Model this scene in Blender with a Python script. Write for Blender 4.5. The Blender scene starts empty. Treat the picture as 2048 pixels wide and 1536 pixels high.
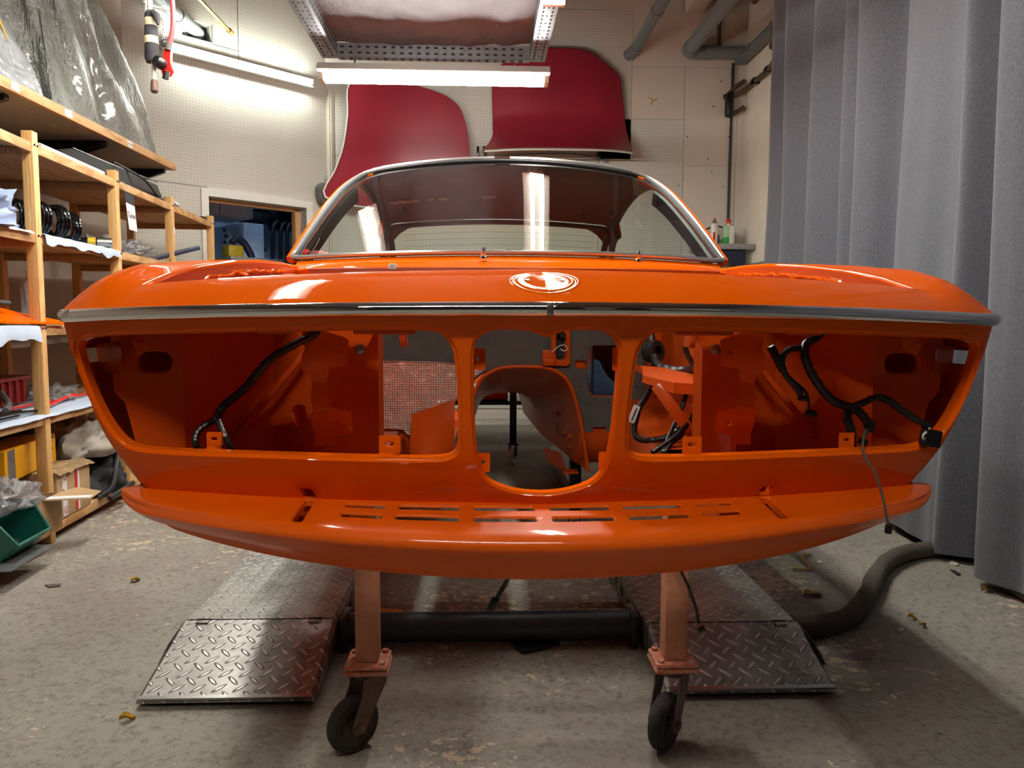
import bpy, bmesh, math, random
import numpy as np
from mathutils import Vector, Matrix, noise
from mathutils.geometry import delaunay_2d_cdt
R = math.radians
rnd = random.Random(7)
sc = bpy.context.scene
COL = sc.collection

# ---------------------------------------------------------------- camera
FPX, HC, CX = 1538.0, 0.95, -0.105
YAW, PIT, ROLL = R(2.35), R(4.8), 0.0042
_fw = Vector((math.sin(YAW)*math.cos(PIT), math.cos(YAW)*math.cos(PIT), -math.sin(PIT)))
_rt0 = Vector((math.cos(YAW), -math.sin(YAW), 0)); _up0 = _rt0.cross(_fw)
_rt = _rt0*math.cos(ROLL) + _up0*math.sin(ROLL); _up = _up0*math.cos(ROLL) - _rt0*math.sin(ROLL)
CAMP = Vector((CX, 0, HC))
cam = bpy.data.cameras.new('camera'); camo = bpy.data.objects.new('camera', cam); COL.objects.link(camo)
cam.sensor_width = 36.0; cam.lens = FPX/2048*36; cam.clip_start = .02
camo.matrix_world = Matrix(((_rt.x, _up.x, -_fw.x, CAMP.x), (_rt.y, _up.y, -_fw.y, CAMP.y), (_rt.z, _up.z, -_fw.z, CAMP.z), (0, 0, 0, 1)))
sc.camera = camo
# ---------------------------------------------------------------- world, exposure
w = bpy.data.worlds.new('world'); sc.world = w; w.use_nodes = True
w.node_tree.nodes['Background'].inputs[0].default_value = (.8, .85, 1, 1)
w.node_tree.nodes['Background'].inputs[1].default_value = .02
vs = sc.view_settings
vs.view_transform = 'Standard'; vs.look = 'None'; vs.gamma = 1; vs.use_curve_mapping = False
vs.exposure = 0.0
TUBE = 172.0          # radiance of the fluorescent tubes

# measuring helpers: where the sight line through a photo pixel meets a plane of the room
def ray(px, py): return _fw + _rt*((px-1024)/FPX) - _up*((py-768)/FPX)
def atY(px, py, Y): d = ray(px, py); return CAMP + d*(Y/d.y)
def atZ(px, py, Z): d = ray(px, py); return CAMP + d*((Z-HC)/d.z)
def atX(px, py, X): d = ray(px, py); return CAMP + d*((X-CX)/d.x)

# ---------------------------------------------------------------- helpers
ORG = {}
def V(*a): return Vector(a)
def lerp(a, b, t): return a+(b-a)*t
def interp(x, tab):
    if x <= tab[0][0]: return tab[0][1]
    for (a, b), (c, d) in zip(tab, tab[1:]):
        if x <= c: return b+(d-b)*(x-a)/(c-a)
    return tab[-1][1]
def spline(pts, n=8, closed=False):
    """Catmull-Rom through pts"""
    pts = [Vector(p) for p in pts]; out = []; m = len(pts)
    rng = range(m if closed else m-1)
    for i in rng:
        g = (lambda k: pts[k % m]) if closed else (lambda k: pts[min(max(k, 0), m-1)])
        p0, p1, p2, p3 = g(i-1), g(i), g(i+1), g(i+2)
        for j in range(n):
            t = j/n
            out.append(.5*((2*p1)+(p2-p0)*t+(2*p0-5*p1+4*p2-p3)*t*t+(3*p1-p0-3*p2+p3)*t**3))
    if not closed: out.append(pts[-1].copy())
    return out

class M:
    def __init__(s): s.v = []; s.f = []; s.mi = []
    def add(s, vs, fs, mi=0):
        o = len(s.v); s.v += [Vector(p) for p in vs]
        for f in fs: s.f.append([i+o for i in f]); s.mi.append(mi)
        return s
    def box(s, c, size, rot=None, bev=0.0, mi=0):
        c = Vector(c); hx, hy, hz = [q/2 for q in size]
        rm = rot if rot is not None else Matrix.Identity(3)
        if bev <= 0:
            vs = [c+rm @ Vector((x*hx, y*hy, z*hz)) for x in (-1, 1) for y in (-1, 1) for z in (-1, 1)]
            return s.add(vs, [(0, 1, 3, 2), (4, 6, 7, 5), (0, 4, 5, 1), (2, 3, 7, 6), (0, 2, 6, 4), (1, 5, 7, 3)], mi)
        bm = bmesh.new(); bmesh.ops.create_cube(bm, size=1)
        for v in bm.verts: v.co = Vector((v.co.x*size[0], v.co.y*size[1], v.co.z*size[2]))
        bmesh.ops.bevel(bm, geom=list(bm.edges), offset=min(bev, min(size)*.45), segments=2, profile=.5, affect='EDGES')
        bm.verts.index_update()
        s.add([c+rm @ v.co for v in bm.verts], [[v.index for v in f.verts] for f in bm.faces], mi); bm.free()
        return s
    def bar(s, p0, p1, wd, hg, up=(0, 0, 1), bev=0, mi=0):
        p0 = Vector(p0); p1 = Vector(p1); x = (p1-p0); L = x.length; x.normalize()
        u = Vector(up); y = u.cross(x).normalized(); z = x.cross(y)
        rm = Matrix((x, y, z)).transposed()
        return s.box((p0+p1)/2, (L, wd, hg), rm, bev, mi)
    def tube(s, path, r, n=10, cap=True, closed=False, mi=0):
        path = [Vector(p) for p in path]; m = len(path); rings = []
        rr = r if isinstance(r, (list, tuple)) else [r]*m
        t0 = (path[1]-path[0]).normalized()
        a = t0.orthogonal().normalized(); vs = []; fs = []
        for i, p in enumerate(path):
            if closed: t = (path[(i+1) % m]-path[i-1])
            else: t = path[min(i+1, m-1)]-path[max(i-1, 0)]
            if t.length < 1e-9: t = t0
            t = t.normalized(); a = (a-t*a.dot(t))
            if a.length < 1e-6: a = t.orthogonal()
            a.normalize(); b = t.cross(a)
            for k in range(n):
                q = 2*math.pi*k/n; vs.append(p+(a*math.cos(q)+b*math.sin(q))*rr[i])
        for i in range(m if closed else m-1):
            for k in range(n):
                i2 = (i+1) % m; k2 = (k+1) % n
                fs.append((i*n+k, i*n+k2, i2*n+k2, i2*n+k))
        if cap and not closed:
            fs.append(tuple(range(n))[::-1]); fs.append(tuple((m-1)*n+k for k in range(n)))
        return s.add(vs, fs, mi)
    def cyl(s, p0, p1, r, r1=None, n=20, mi=0):
        p0 = Vector(p0); p1 = Vector(p1)
        return s.tube([p0, p1], [r, r if r1 is None else r1], n, True, False, mi)
    def lathe(s, prof, o, ax=(0, 0, 1), n=28, closed=False, mi=0):
        o = Vector(o); z = Vector(ax).normalized(); x = z.orthogonal().normalized(); y = z.cross(x); vs = []; fs = []
        m = len(prof)
        for r_, h in prof:
            for k in range(n):
                q = 2*math.pi*k/n; vs.append(o+z*h+(x*math.cos(q)+y*math.sin(q))*r_)
        for i in range(m if closed else m-1):
            j = (i+1) % m
            for k in range(n):
                k2 = (k+1) % n; fs.append((i*n+k, i*n+k2, j*n+k2, j*n+k))
        return s.add(vs, fs, mi)
    def grid(s, P, mi=0, closeu=False, closev=False):
        nu, nv = len(P), len(P[0]); vs = [p for row in P for p in row]; fs = []
        for i in range(nu if closeu else nu-1):
            for j in range(nv if closev else nv-1):
                i2 = (i+1) % nu; j2 = (j+1) % nv
                fs.append((i*nv+j, i2*nv+j, i2*nv+j2, i*nv+j2))
        return s.add(vs, fs, mi)
    def prism(s, poly, depth, mi=0):
        """closed 3D polygon extruded by a vector"""
        poly = [Vector(p) for p in poly]; n = len(poly); d = Vector(depth)
        vs = poly+[p+d for p in poly]
        fs = [tuple(range(n)), tuple(range(n, 2*n))[::-1]]+[(i, (i+1) % n, n+(i+1) % n, n+i) for i in range(n)]
        return s.add(vs, fs, mi)
    def sweep(s, path, sec, up=(0, 0, 1), cap=True, mi=0, closed=False):
        """section (a,b): a along side normal (up x tangent), b along up"""
        path = [Vector(p) for p in path]; m = len(path); n = len(sec); vs = []; fs = []; U = Vector(up)
        for i, p in enumerate(path):
            t = (path[(i+1) % m]-path[i-1]) if closed else (path[min(i+1, m-1)]-path[max(i-1, 0)])
            sd = U.cross(t).normalized(); uu = t.normalized().cross(sd).normalized()
            vs += [p+sd*a+uu*b for a, b in sec]
        for i in range(m if closed else m-1):
            i2 = (i+1) % m
            for k in range(n):
                k2 = (k+1) % n; fs.append((i*n+k, i*n+k2, i2*n+k2, i2*n+k))
        if cap and not closed: fs.append(tuple(range(n))[::-1]); fs.append(tuple((m-1)*n+k for k in range(n)))
        return s.add(vs, fs, mi)
    def build(s, name, mats, parent=None, origin=None, sharp=38, smooth=True, merge=0):
        if parent is not None: og = ORG[parent.name]
        elif origin is not None: og = Vector(origin)
        else:
            xs = [v.x for v in s.v]; ys = [v.y for v in s.v]; zs = [v.z for v in s.v]
            og = Vector(((min(xs)+max(xs))/2, (min(ys)+max(ys))/2, min(zs)))
        me = bpy.data.meshes.new(name)
        me.from_pydata([v-og for v in s.v], [], s.f)
        if not isinstance(mats, (list, tuple)): mats = [mats]
        for m_ in mats: me.materials.append(m_)
        me.polygons.foreach_set('material_index', s.mi)
        bm = bmesh.new(); bm.from_mesh(me)
        if merge: bmesh.ops.remove_doubles(bm, verts=bm.verts, dist=merge)
        bmesh.ops.recalc_face_normals(bm, faces=bm.faces)
        bm.to_mesh(me); bm.free()
        me.polygons.foreach_set('use_smooth', [smooth]*len(me.polygons))
        if smooth: me.set_sharp_from_angle(angle=R(sharp))
        o = bpy.data.objects.new(name, me); COL.objects.link(o)
        ORG[o.name] = og
        if parent is not None: o.parent = parent
        else: o.location = og
        return o

def tag(o, label=None, cat=None, group=None, kind=None):
    if label: o['label'] = label
    if cat: o['category'] = cat
    if group: o['group'] = group
    if kind: o['kind'] = kind
    return o
def thing(name, loc, label, cat, group=None):
    o = bpy.data.objects.new(name, None); COL.objects.link(o); o.empty_display_size = .05
    o.location = loc; ORG[o.name] = Vector(loc)
    return tag(o, label, cat, group)
def copy_tree(o, loc=None, rz=None, parent=None):
    c = o.copy(); COL.objects.link(c); ORG[c.name] = Vector(loc) if loc is not None else ORG[o.name]
    if parent: c.parent = parent
    if loc is not None: c.location = loc
    if rz is not None: c.rotation_euler = (0, 0, rz)
    for ch in list(o.children): copy_tree(ch, parent=c)
    return c

def inside(P, poly):
    """vectorised even-odd test"""
    x = P[:, 0]; y = P[:, 1]; c = np.zeros(len(P), bool); n = len(poly)
    for i in range(n):
        x1, y1 = poly[i]; x2, y2 = poly[(i+1) % n]
        if y1 == y2: continue
        hit = ((y1 > y) != (y2 > y)) & (x < (x2-x1)*(y-y1)/(y2-y1)+x1)
        c ^= hit
    return c
def resample(loop, step):
    out = []; n = len(loop)
    for i in range(n):
        a = Vector(loop[i]); b = Vector(loop[(i+1) % n]); k = max(1, int(round((b-a).length/step)))
        out += [tuple(a.lerp(b, j/k)) for j in range(k)]
    return out
def panel(mb, outer, holes, fmap, step, flange=None, back=(0, 1, 0), extra=None, mi=0, only=None):
    """sheet with cut-outs: triangulated in 2D, placed by fmap(a,b); flange=(radius, depth) turns each cut edge back"""
    loops = [outer]+list(holes); pts = []; edges = []; idx = []
    for lp in loops:
        o = len(pts); n = len(lp); pts += [tuple(p) for p in lp]
        edges += [(o+i, o+(i+1) % n) for i in range(n)]; idx.append(list(range(o, o+n)))
    A = np.array(outer); x0, y0 = A.min(0); x1, y1 = A.max(0)
    gx, gy = np.meshgrid(np.arange(x0+step*.5, x1, step), np.arange(y0+step*.5, y1, step))
    G = np.stack([gx.ravel(), gy.ravel()], 1)
    if only is not None: G = G[[only(a, b) for a, b in G]]
    if extra is not None: G = np.concatenate([G, np.array(extra)])
    keep = inside(G, outer)
    for h in holes: keep &= ~inside(G, h)
    B = np.array(pts); G = G[keep]
    if len(G):
        d = np.sqrt(((G[:, None, :]-B[None, :, :])**2).sum(2)).min(1)
        G = G[d > step*.42]
    allp = [Vector(p) for p in pts]+[Vector((float(a), float(b))) for a, b in G]
    ov, oe, of, ovi, _, _ = delaunay_2d_cdt(allp, edges, [], 0, 1e-7)
    cen = np.array([[sum(ov[i].x for i in f)/len(f), sum(ov[i].y for i in f)/len(f)] for f in of])
    ok = inside(cen, outer)
    for h in holes: ok &= ~inside(cen, h)
    base = len(mb.v)
    mb.add([fmap(p.x, p.y) for p in ov], [f for f, k in zip(of, ok) if k], mi)
    remap = {}
    for i, src in enumerate(ovi):
        for q in src: remap[q] = i
    if flange:
        bk = Vector(back)
        for hi, h in enumerate(holes):
            fl = flange[hi] if isinstance(flange, list) else flange
            if not fl: continue
            r_, dp = fl; n = len(h)
            ar = sum(h[i][0]*h[(i+1) % n][1]-h[(i+1) % n][0]*h[i][1] for i in range(n))
            sg = 1 if ar > 0 else -1
            H3 = [fmap(*p) for p in h]
            rings = []
            nrm = []
            for i in range(n):
                t = H3[(i+1) % n]-H3[i-1]; q = bk.cross(t).normalized()*sg
                # choose direction pointing into the hole
                c = Vector(((h[(i+1) % n][1]-h[i-1][1])*-sg, (h[(i+1) % n][0]-h[i-1][0])*sg))
                tst = fmap(h[i][0]+c.x*.001/max(c.length, 1e-9), h[i][1]+c.y*.001/max(c.length, 1e-9))-H3[i]
                if q.dot(tst) < 0: q = -q
                nrm.append(q)
            prof = [(r_*math.sin(a), r_*(1-math.cos(a))) for a in (R(22), R(45), R(68), R(90))]
            prof = [(r_*(1-math.cos(a)), r_*math.sin(a)) for a in (R(30), R(60), R(90))]+[(r_+.001, dp)]
            prev = [base+remap[i] for i in idx[hi+1]]
            for inn, dep in prof:
                o = len(mb.v); mb.v += [H3[i]+nrm[i]*inn+bk*dep for i in range(n)]
                cur = list(range(o, o+n))
                for i in range(n):
                    mb.f.append([prev[i], prev[(i+1) % n], cur[(i+1) % n], cur[i]]); mb.mi.append(mi)
                prev = cur
    return mb
def rrect(cx, cy, wd, hg, r, n=5):
    out = []
    for sx, sy, a0 in ((1, 1, 0), (-1, 1, 90), (-1, -1, 180), (1, -1, 270)):
        for k in range(n+1):
            a = R(a0+90*k/n); out.append((cx+sx*(wd/2-r)+r*math.cos(a), cy+sy*(hg/2-r)+r*math.sin(a)))
    return out
def circ(cx, cy, r, n=16): return [(cx+r*math.cos(2*math.pi*k/n), cy+r*math.sin(2*math.pi*k/n)) for k in range(n)]

# ---------------------------------------------------------------- materials
def lin(c):
    if isinstance(c, str): c = [int(c[i:i+2], 16)/255 for i in (0, 2, 4)]
    return tuple(x/12.92 if x <= .04045 else ((x+.055)/1.055)**2.4 for x in c)+(1,)
class Mat:
    def __init__(s, name):
        s.m = bpy.data.materials.new(name); s.m.use_nodes = True; s.nt = s.m.node_tree
        s.b = s.nt.nodes['Principled BSDF']; s.out = s.nt.nodes['Material Output']
        s.co = None
    def n(s, t, **k):
        x = s.nt.nodes.new(t)
        for a, b in k.items(): setattr(x, a, b)
        return x
    def link(s, a, b): s.nt.links.new(a, b)
    def coord(s, scale=(1, 1, 1)):
        tc = s.n('ShaderNodeTexCoord'); mp = s.n('ShaderNodeMapping'); mp.inputs['Scale'].default_value = scale
        s.link(tc.outputs['Object'], mp.inputs[0]); return mp.outputs[0]
    def noise(s, scale, detail=3, rough=.55, vec=None, dist=0):
        x = s.n('ShaderNodeTexNoise'); x.inputs['Scale'].default_value = scale; x.inputs['Detail'].default_value = detail
        x.inputs['Roughness'].default_value = rough; x.inputs['Distortion'].default_value = dist
        s.link(vec if vec is not None else s.coord(), x.inputs['Vector']); return x.outputs['Fac']
    def ramp(s, fac, stops, interp_='LINEAR'):
        x = s.n('ShaderNodeValToRGB'); e = x.color_ramp.elements; x.color_ramp.interpolation = interp_
        while len(e) < len(stops): e.new(.5)
        for el, (p, c) in zip(e, stops): el.position = p; el.color = c if len(c) == 4 else (*c, 1)
        s.link(fac, x.inputs[0]); return x.outputs[0]
    def mix(s, fac, a, b, mode='MIX'):
        x = s.n('ShaderNodeMix', data_type='RGBA', blend_type=mode)
        for sock, val in ((x.inputs[0], fac), (x.inputs[6], a), (x.inputs[7], b)):
            if isinstance(val, (int, float)): sock.default_value = val
            elif isinstance(val, tuple): sock.default_value = val
            else: s.link(val, sock)
        return x.outputs[2]
    def math(s, op, a, b=0.0, c=None):
        x = s.n('ShaderNodeMath', operation=op)
        for i, val in enumerate((a, b) if c is None else (a, b, c)):
            if isinstance(val, (int, float)): x.inputs[i].default_value = val
            else: s.link(val, x.inputs[i])
        return x.outputs[0]
    def bump(s, h, strength=.3, dist=.01):
        x = s.n('ShaderNodeBump'); x.inputs['Strength'].default_value = strength; x.inputs['Distance'].default_value = dist
        s.link(h, x.inputs['Height']); s.link(x.outputs[0], s.b.inputs['Normal']); return x
    def set(s, **k):
        for a, b in k.items():
            sock = s.b.inputs[a.replace('_', ' ')]
            if isinstance(b, (int, float, tuple)): sock.default_value = b
            else: s.link(b, sock)
        return s
def plain(name, col, rough=.5, metal=0.0, var=.12, scale=18, bump=0.0, bscale=120, coat=0.0, spec=.5):
    k = Mat(name); c = lin(col)
    f = k.noise(scale, 4)
    d = tuple(max(0, x*(1-var)) for x in c[:3])+(1,); l = tuple(min(1, x*(1+var)) for x in c[:3])+(1,)
    k.set(Base_Color=k.ramp(f, [(.3, d), (.7, l)]), Roughness=rough, Metallic=metal, Coat_Weight=coat)
    k.b.inputs['Specular IOR Level'].default_value = spec
    k.b.inputs['Coat Roughness'].default_value = .05
    if bump: k.bump(k.noise(bscale, 3), bump, .004)
    return k.m
MT = {}
ORANGE = (.74, .103, .0012, 1)
k = Mat('orange_paint'); k.set(Base_Color=ORANGE, Roughness=.45, Coat_Weight=.45); k.b.inputs['Coat Roughness'].default_value = .03; k.b.inputs['Specular IOR Level'].default_value = .0
k.bump(k.noise(9, 2), .015, .02); MT['orange'] = k.m
# underside of the front apron: the same paint over stone-guard texture
k = Mat('orange_stone_guard'); tc = k.n('ShaderNodeTexCoord'); sp = k.n('ShaderNodeSeparateXYZ'); k.link(tc.outputs['Object'], sp.inputs[0])
g = k.ramp(k.math('MULTIPLY_ADD', sp.outputs['Z'], 1.0, 0.0), [(.560, (1, 1, 1)), (.600, (0, 0, 0))])
k.set(Base_Color=ORANGE, Roughness=k.math('MULTIPLY_ADD', g, .2, .42), Coat_Weight=k.math('MULTIPLY_ADD', g, -.5, .6)); k.b.inputs['Specular IOR Level'].default_value = .15
k.b.inputs['Coat Roughness'].default_value = .05
k.bump(k.math('MULTIPLY', k.noise(420, 2), g), .5, .002); MT['orange_guard'] = k.m
k = Mat('orange_shaded_paint'); k.set(Base_Color=(.50, .062, .0025, 1), Roughness=.45, Coat_Weight=.25); k.b.inputs['Specular IOR Level'].default_value = .1; k.b.inputs['Coat Roughness'].default_value = .12  # same orange, less gloss; shade of the bay darkened into its colour
k.bump(k.noise(40, 3), .06, .006); MT['orange_shaded'] = k.m
k = Mat('orange_overspray'); f = k.noise(60, 4)
k.set(Base_Color=k.ramp(f, [(.3, (.50, .19, .10, 1)), (.7, (.56, .26, .16, 1))]), Roughness=.62); k.bump(k.noise(300, 3), .2, .002); MT['dusty_orange'] = k.m
k = Mat('orange_overspray_patchy'); f = k.noise(70, 5, .7)
k.set(Base_Color=k.ramp(f, [(.4, (.50, .10, .04, 1)), (.62, (.48, .30, .22, 1))]), Roughness=.7); MT['dusty_plate'] = k.m
k = Mat('chrome'); k.set(Base_Color=(.86, .87, .88, 1), Metallic=1.0, Roughness=.02); k.bump(k.noise(12, 2), .01, .004); MT['chrome'] = k.m
MT['bright_trim'] = plain('bright_anodised_trim', 'd8d8d4', .28, .9, .05)
MT['steel'] = plain('bare_steel', 'a8a8a4', .32, 1.0, .15)
MT['black_rubber'] = plain('black_rubber', '17181a', .55, 0, .2)
MT['black_tape'] = plain('black_tape', '121214', .32, 0, .3, 60, .35, 90)
MT['black_plastic'] = plain('black_plastic', '0b0b0d', .35, 0, .2)
MT['black_metal'] = plain('black_gloss_metal', '0e0e10', .2, .3, .2)
MT['grey_pad'] = plain('grey_sound_deadening', '4f4b48', .9, 0, .14, 30, .25, 200)
MT['brown_bare'] = plain('red_brown_primer', '4a2a26', .6, 0, .2, 8)
MT['white_paint'] = plain('white_enamel', 'dcdad2', .35, 0, .03)
MT['cream_cable'] = plain('cream_cable', 'c9c4b4', .5, 0, .05)
MT['grey_pipe'] = plain('grey_plastic_pipe', '6d767b', .45, 0, .06)
MT['pale_pipe'] = plain('pale_grey_pipe', '97a0a2', .45, 0, .06)
MT['brown_pipe'] = plain('rusty_brown_pipe', '5a4438', .6, .2, .25, 40)
MT['brass'] = plain('brass_rod', 'b08d4f', .38, .8, .2, 40)
MT['zinc'] = plain('galvanised_steel', '8d8f95', .42, .75, .18, 30)
MT['wire_white'] = plain('white_wire', 'd9d2c8', .5)
MT['blue_cloth'] = plain('blue_fabric', '2c4660', .95, 0, .18, 90, .5, 300)
MT['red_plastic'] = plain('red_plastic', 'c8180f', .4)
MT['red_hose'] = plain('faded_red_hose', 'a23c40', .55)
MT['dark_red_plastic'] = plain('dark_red_plastic', '7a1a18', .5)
MT['green_plastic'] = plain('green_plastic', '0b5a4e', .42, 0, .06)
MT['cardboard'] = plain('cardboard', 'a88a62', .85, 0, .1, 14, .1, 60)
MT['cardboard_dark'] = plain('worn_cardboard', '7d6446', .9, 0, .25, 30, .1, 60)
MT['yellow_card'] = plain('yellow_carton', 'e6a50a', .5, 0, .06)
MT['yellow'] = plain('yellow_plastic', 'b89b12', .5)
MT['paper'] = plain('white_paper', 'cfd0d2', .8, 0, .04)
MT['blue_paper'] = plain('pale_blue_paper', '9fabbc', .8, 0, .1, 12, .2, 30)
MT['linen'] = plain('grey_blue_cloth', '7f8dab', .9, 0, .25, 7, .3, 60)
MT['dark_cloth'] = plain('dark_cloth', '26262a', .95, 0, .3, 10, .3, 60)
MT['grey_cloth'] = plain('grey_blanket', '8b857b', .95, 0, .2, 10, .3, 60)
MT['ink'] = plain('black_ink', '1c1c22', .7)
MT['red_tape'] = plain('red_print', 'c0241c', .6)
MT['shelf_grey'] = plain('grey_laminate', '8c8a85', .5)
MT['blue_metal'] = plain('dark_blue_metal', '141d38', .45)
MT['cabinet'] = plain('grey_cabinet', 'a9adb2', .5)
MT['cold_white'] = plain('cold_white_panel', 'b9cadf', .55)
MT['foam'] = plain('grey_pipe_foam', '4e463f', .9, 0, .15, 60, .4, 160)
MT['tube_grey'] = plain('dark_grey_tube_paint', '343c44', .38, .2, .1)
MT['tyre'] = plain('worn_rubber_tyre', '2a2624', .85, 0, .35, 60, .4, 120)
MT['caster_iron'] = plain('dirty_caster_iron', '6a5348', .6, .4, .3, 60, .2, 200)
MT['hub_iron'] = plain('caster_hub', '4c3a34', .55, .4, .3, 60)
MT['leaf'] = plain('dry_leaf', '8a6a2e', .8, 0, .4, 60)
MT['leaf_yellow'] = plain('yellow_leaf', 'b98f22', .8, 0, .3, 60)
MT['debris'] = plain('pale_flake', 'b9b0a0', .8)
MT['spray_white'] = plain('white_can', 'd5cec6', .4, 0, .05)
MT['spray_green'] = plain('green_liquid', '2f9a3c', .4)
MT['pale_green'] = plain('pale_green_plastic', '9cc59a', .4)
MT['cream'] = plain('cream_tape', 'c9bd9a', .8, 0, .2, 60); MT['tan'] = plain('tan_label', 'b79a58', .7)

# dusty wood of the shelves
def wood(name, a, b, sc_=(2.2, 2.2, 2.2), rough=.6):
    k = Mat(name); vec = k.coord(sc_)
    wv = k.n('ShaderNodeTexWave', wave_type='BANDS', bands_direction='X'); wv.inputs['Scale'].default_value = 3.2
    wv.inputs['Distortion'].default_value = 7; wv.inputs['Detail'].default_value = 3; wv.inputs['Detail Scale'].default_value = 1.4
    k.link(vec, wv.inputs[0])
    c = k.ramp(wv.outputs['Fac'], [(.15, lin(a)), (.75, lin(b))])
    c2 = k.mix(k.ramp(k.noise(26, 2), [(.70, (0, 0, 0)), (.78, (1, 1, 1))]), c, lin('5a3a1c'))
    k.set(Base_Color=c2, Roughness=rough); k.bump(wv.outputs['Fac'], .08, .003); return k.m
MT['pine'] = wood('pine_upright', 'bb8d52', 'cba26a', (9, 9, 1.2))
MT['pine_board'] = wood('pine_board', '94704a', 'ad8860', (7, 1.1, 7))
MT['pine_edge'] = wood('pine_edge', 'a5794a', 'bd9566', (5, 1.6, 5))

# concrete floor with worn light paint flakes, grime and oil spots
k = Mat('worn_concrete_floor'); vec = k.coord()
base = k.ramp(k.noise(1.3, 6, .6), [(.3, lin('868177')), (.52, lin('99948a')), (.72, lin('8c827c'))])
base = k.mix(k.ramp(k.noise(55, 6, .75), [(.30, (1, 1, 1)), (.52, (0, 0, 0))]), base, lin('5c554e'))
base = k.mix(k.ramp(k.noise(2.1, 5, .6), [(.52, (0, 0, 0)), (.7, (.55, .55, .55))]), base, lin('7d6d66'))
pv = k.coord((1.0, 1.15, 1)); big = k.noise(1.3, 3, .5, pv); fine = k.noise(27, 5, .7, pv)
msk = k.ramp(k.math('MULTIPLY_ADD', big, .62, k.math('MULTIPLY', fine, .62)), [(.722, (0, 0, 0)), (.737, (1, 1, 1))])
spk = k.ramp(k.noise(38, 3, .5), [(.735, (0, 0, 0)), (.75, (1, 1, 1))])
col = k.mix(k.math('MAXIMUM', msk, spk), base, lin('cbb89e'))
sv = k.noise(9, 3, .6); oil = k.ramp(sv, [(.74, (0, 0, 0)), (.78, (.8, .8, .8))])
col = k.mix(oil, col, lin('3a3431'))
k.set(Base_Color=col, Roughness=k.ramp(k.noise(5, 4), [(.3, (.5, .5, .5)), (.7, (.75, .75, .75))]))
k.b.inputs['Specular IOR Level'].default_value = .35
k.bump(k.math('ADD', k.noise(120, 5, .7), k.math('MULTIPLY', msk, -.8)), .25, .003); MT['floor'] = k.m

# perforated hardboard: 25 mm grid of dark holes
def pegboard(name, col, ax):
    k = Mat(name); tc = k.n('ShaderNodeTexCoord'); sp = k.n('ShaderNodeSeparateXYZ'); k.link(tc.outputs['Object'], sp.inputs[0])
    fr = lambda o: k.math('SUBTRACT', k.math('FRACT', k.math('MULTIPLY', o, 1/.027)), .5)
    a = fr(sp.outputs[ax]); b = fr(sp.outputs['Z'])
    d = k.math('SQRT', k.math('ADD', k.math('MULTIPLY', a, a), k.math('MULTIPLY', b, b)))
    hole = k.ramp(d, [(.09, (1, 1, 1)), (.14, (0, 0, 0))])
    c = k.ramp(k.noise(1.5, 4), [(.3, tuple(x*.93 for x in lin(col)[:3])+(1,)), (.7, lin(col))])
    k.set(Base_Color=k.mix(hole, c, lin('7a7466')), Roughness=.55); return k.m
MT['peg'] = pegboard('pegboard_painted', 'c6c3b8', 'X')
MT['wall_plain'] = plain('painted_board_wall', 'cac1b4', .7, 0, .05, 2, .05, 60)
MT['wall_cream'] = plain('cream_plaster', 'ded5c6', .8, 0, .06, 5, .25, 35)
MT['wall_dado'] = plain('grey_dado_paint', '77726b', .75, 0, .06, 5)
MT['wall_left'] = plain('aged_plaster', '9a8c7f', .85, 0, .08, 3, .2, 30)
MT['wall_dark'] = plain('dark_far_wall', '33302e', .9, 0, .1, 3); MT['ceiling'] = plain('ceiling_paint', '8a837a', .85, 0, .05, 3)

# curtain cloth
k = Mat('grey_curtain_cloth'); wv = k.noise(240, 2, .5, k.coord((1, 1, .35)))
k.set(Base_Color=k.ramp(wv, [(.3, lin('46474d')), (.7, lin('595a61'))]), Roughness=.95); k.b.inputs['Sheen Weight'].default_value = .25
k.b.inputs['Specular IOR Level'].default_value = .1; k.bump(wv, .3, .001); MT['curtain'] = k.m

# tread plate: raised lozenges in two directions
k = Mat('steel_tread_plate'); tc = k.n('ShaderNodeTexCoord'); sp = k.n('ShaderNodeSeparateXYZ'); k.link(tc.outputs['Object'], sp.inputs[0])
PIT_ = .052
def loz(ox, sgn):
    u = k.math('MULTIPLY', k.math('ADD', sp.outputs['X'], ox), 1/PIT_); v = k.math('MULTIPLY', k.math('ADD', sp.outputs['Y'], 0), 1/PIT_)
    u = k.math('SUBTRACT', k.math('FRACT', u), .5); v = k.math('SUBTRACT', k.math('FRACT', v), .5)
    a = k.math('MULTIPLY', k.math('ADD', u, k.math('MULTIPLY', v, sgn)), .707); b = k.math('MULTIPLY', k.math('SUBTRACT', k.math('MULTIPLY', v, 1), k.math('MULTIPLY', u, sgn)), .707)
    q = k.math('ADD', k.math('POWER', k.math('ABSOLUTE', k.math('MULTIPLY', a, 2.4)), 2), k.math('POWER', k.math('ABSOLUTE', k.math('MULTIPLY', b, 9)), 2))
    return k.ramp(q, [(.25, (1, 1, 1)), (1.0, (0, 0, 0))])
l1 = loz(0, 1)
u2 = k.n('ShaderNodeMapping')
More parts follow.
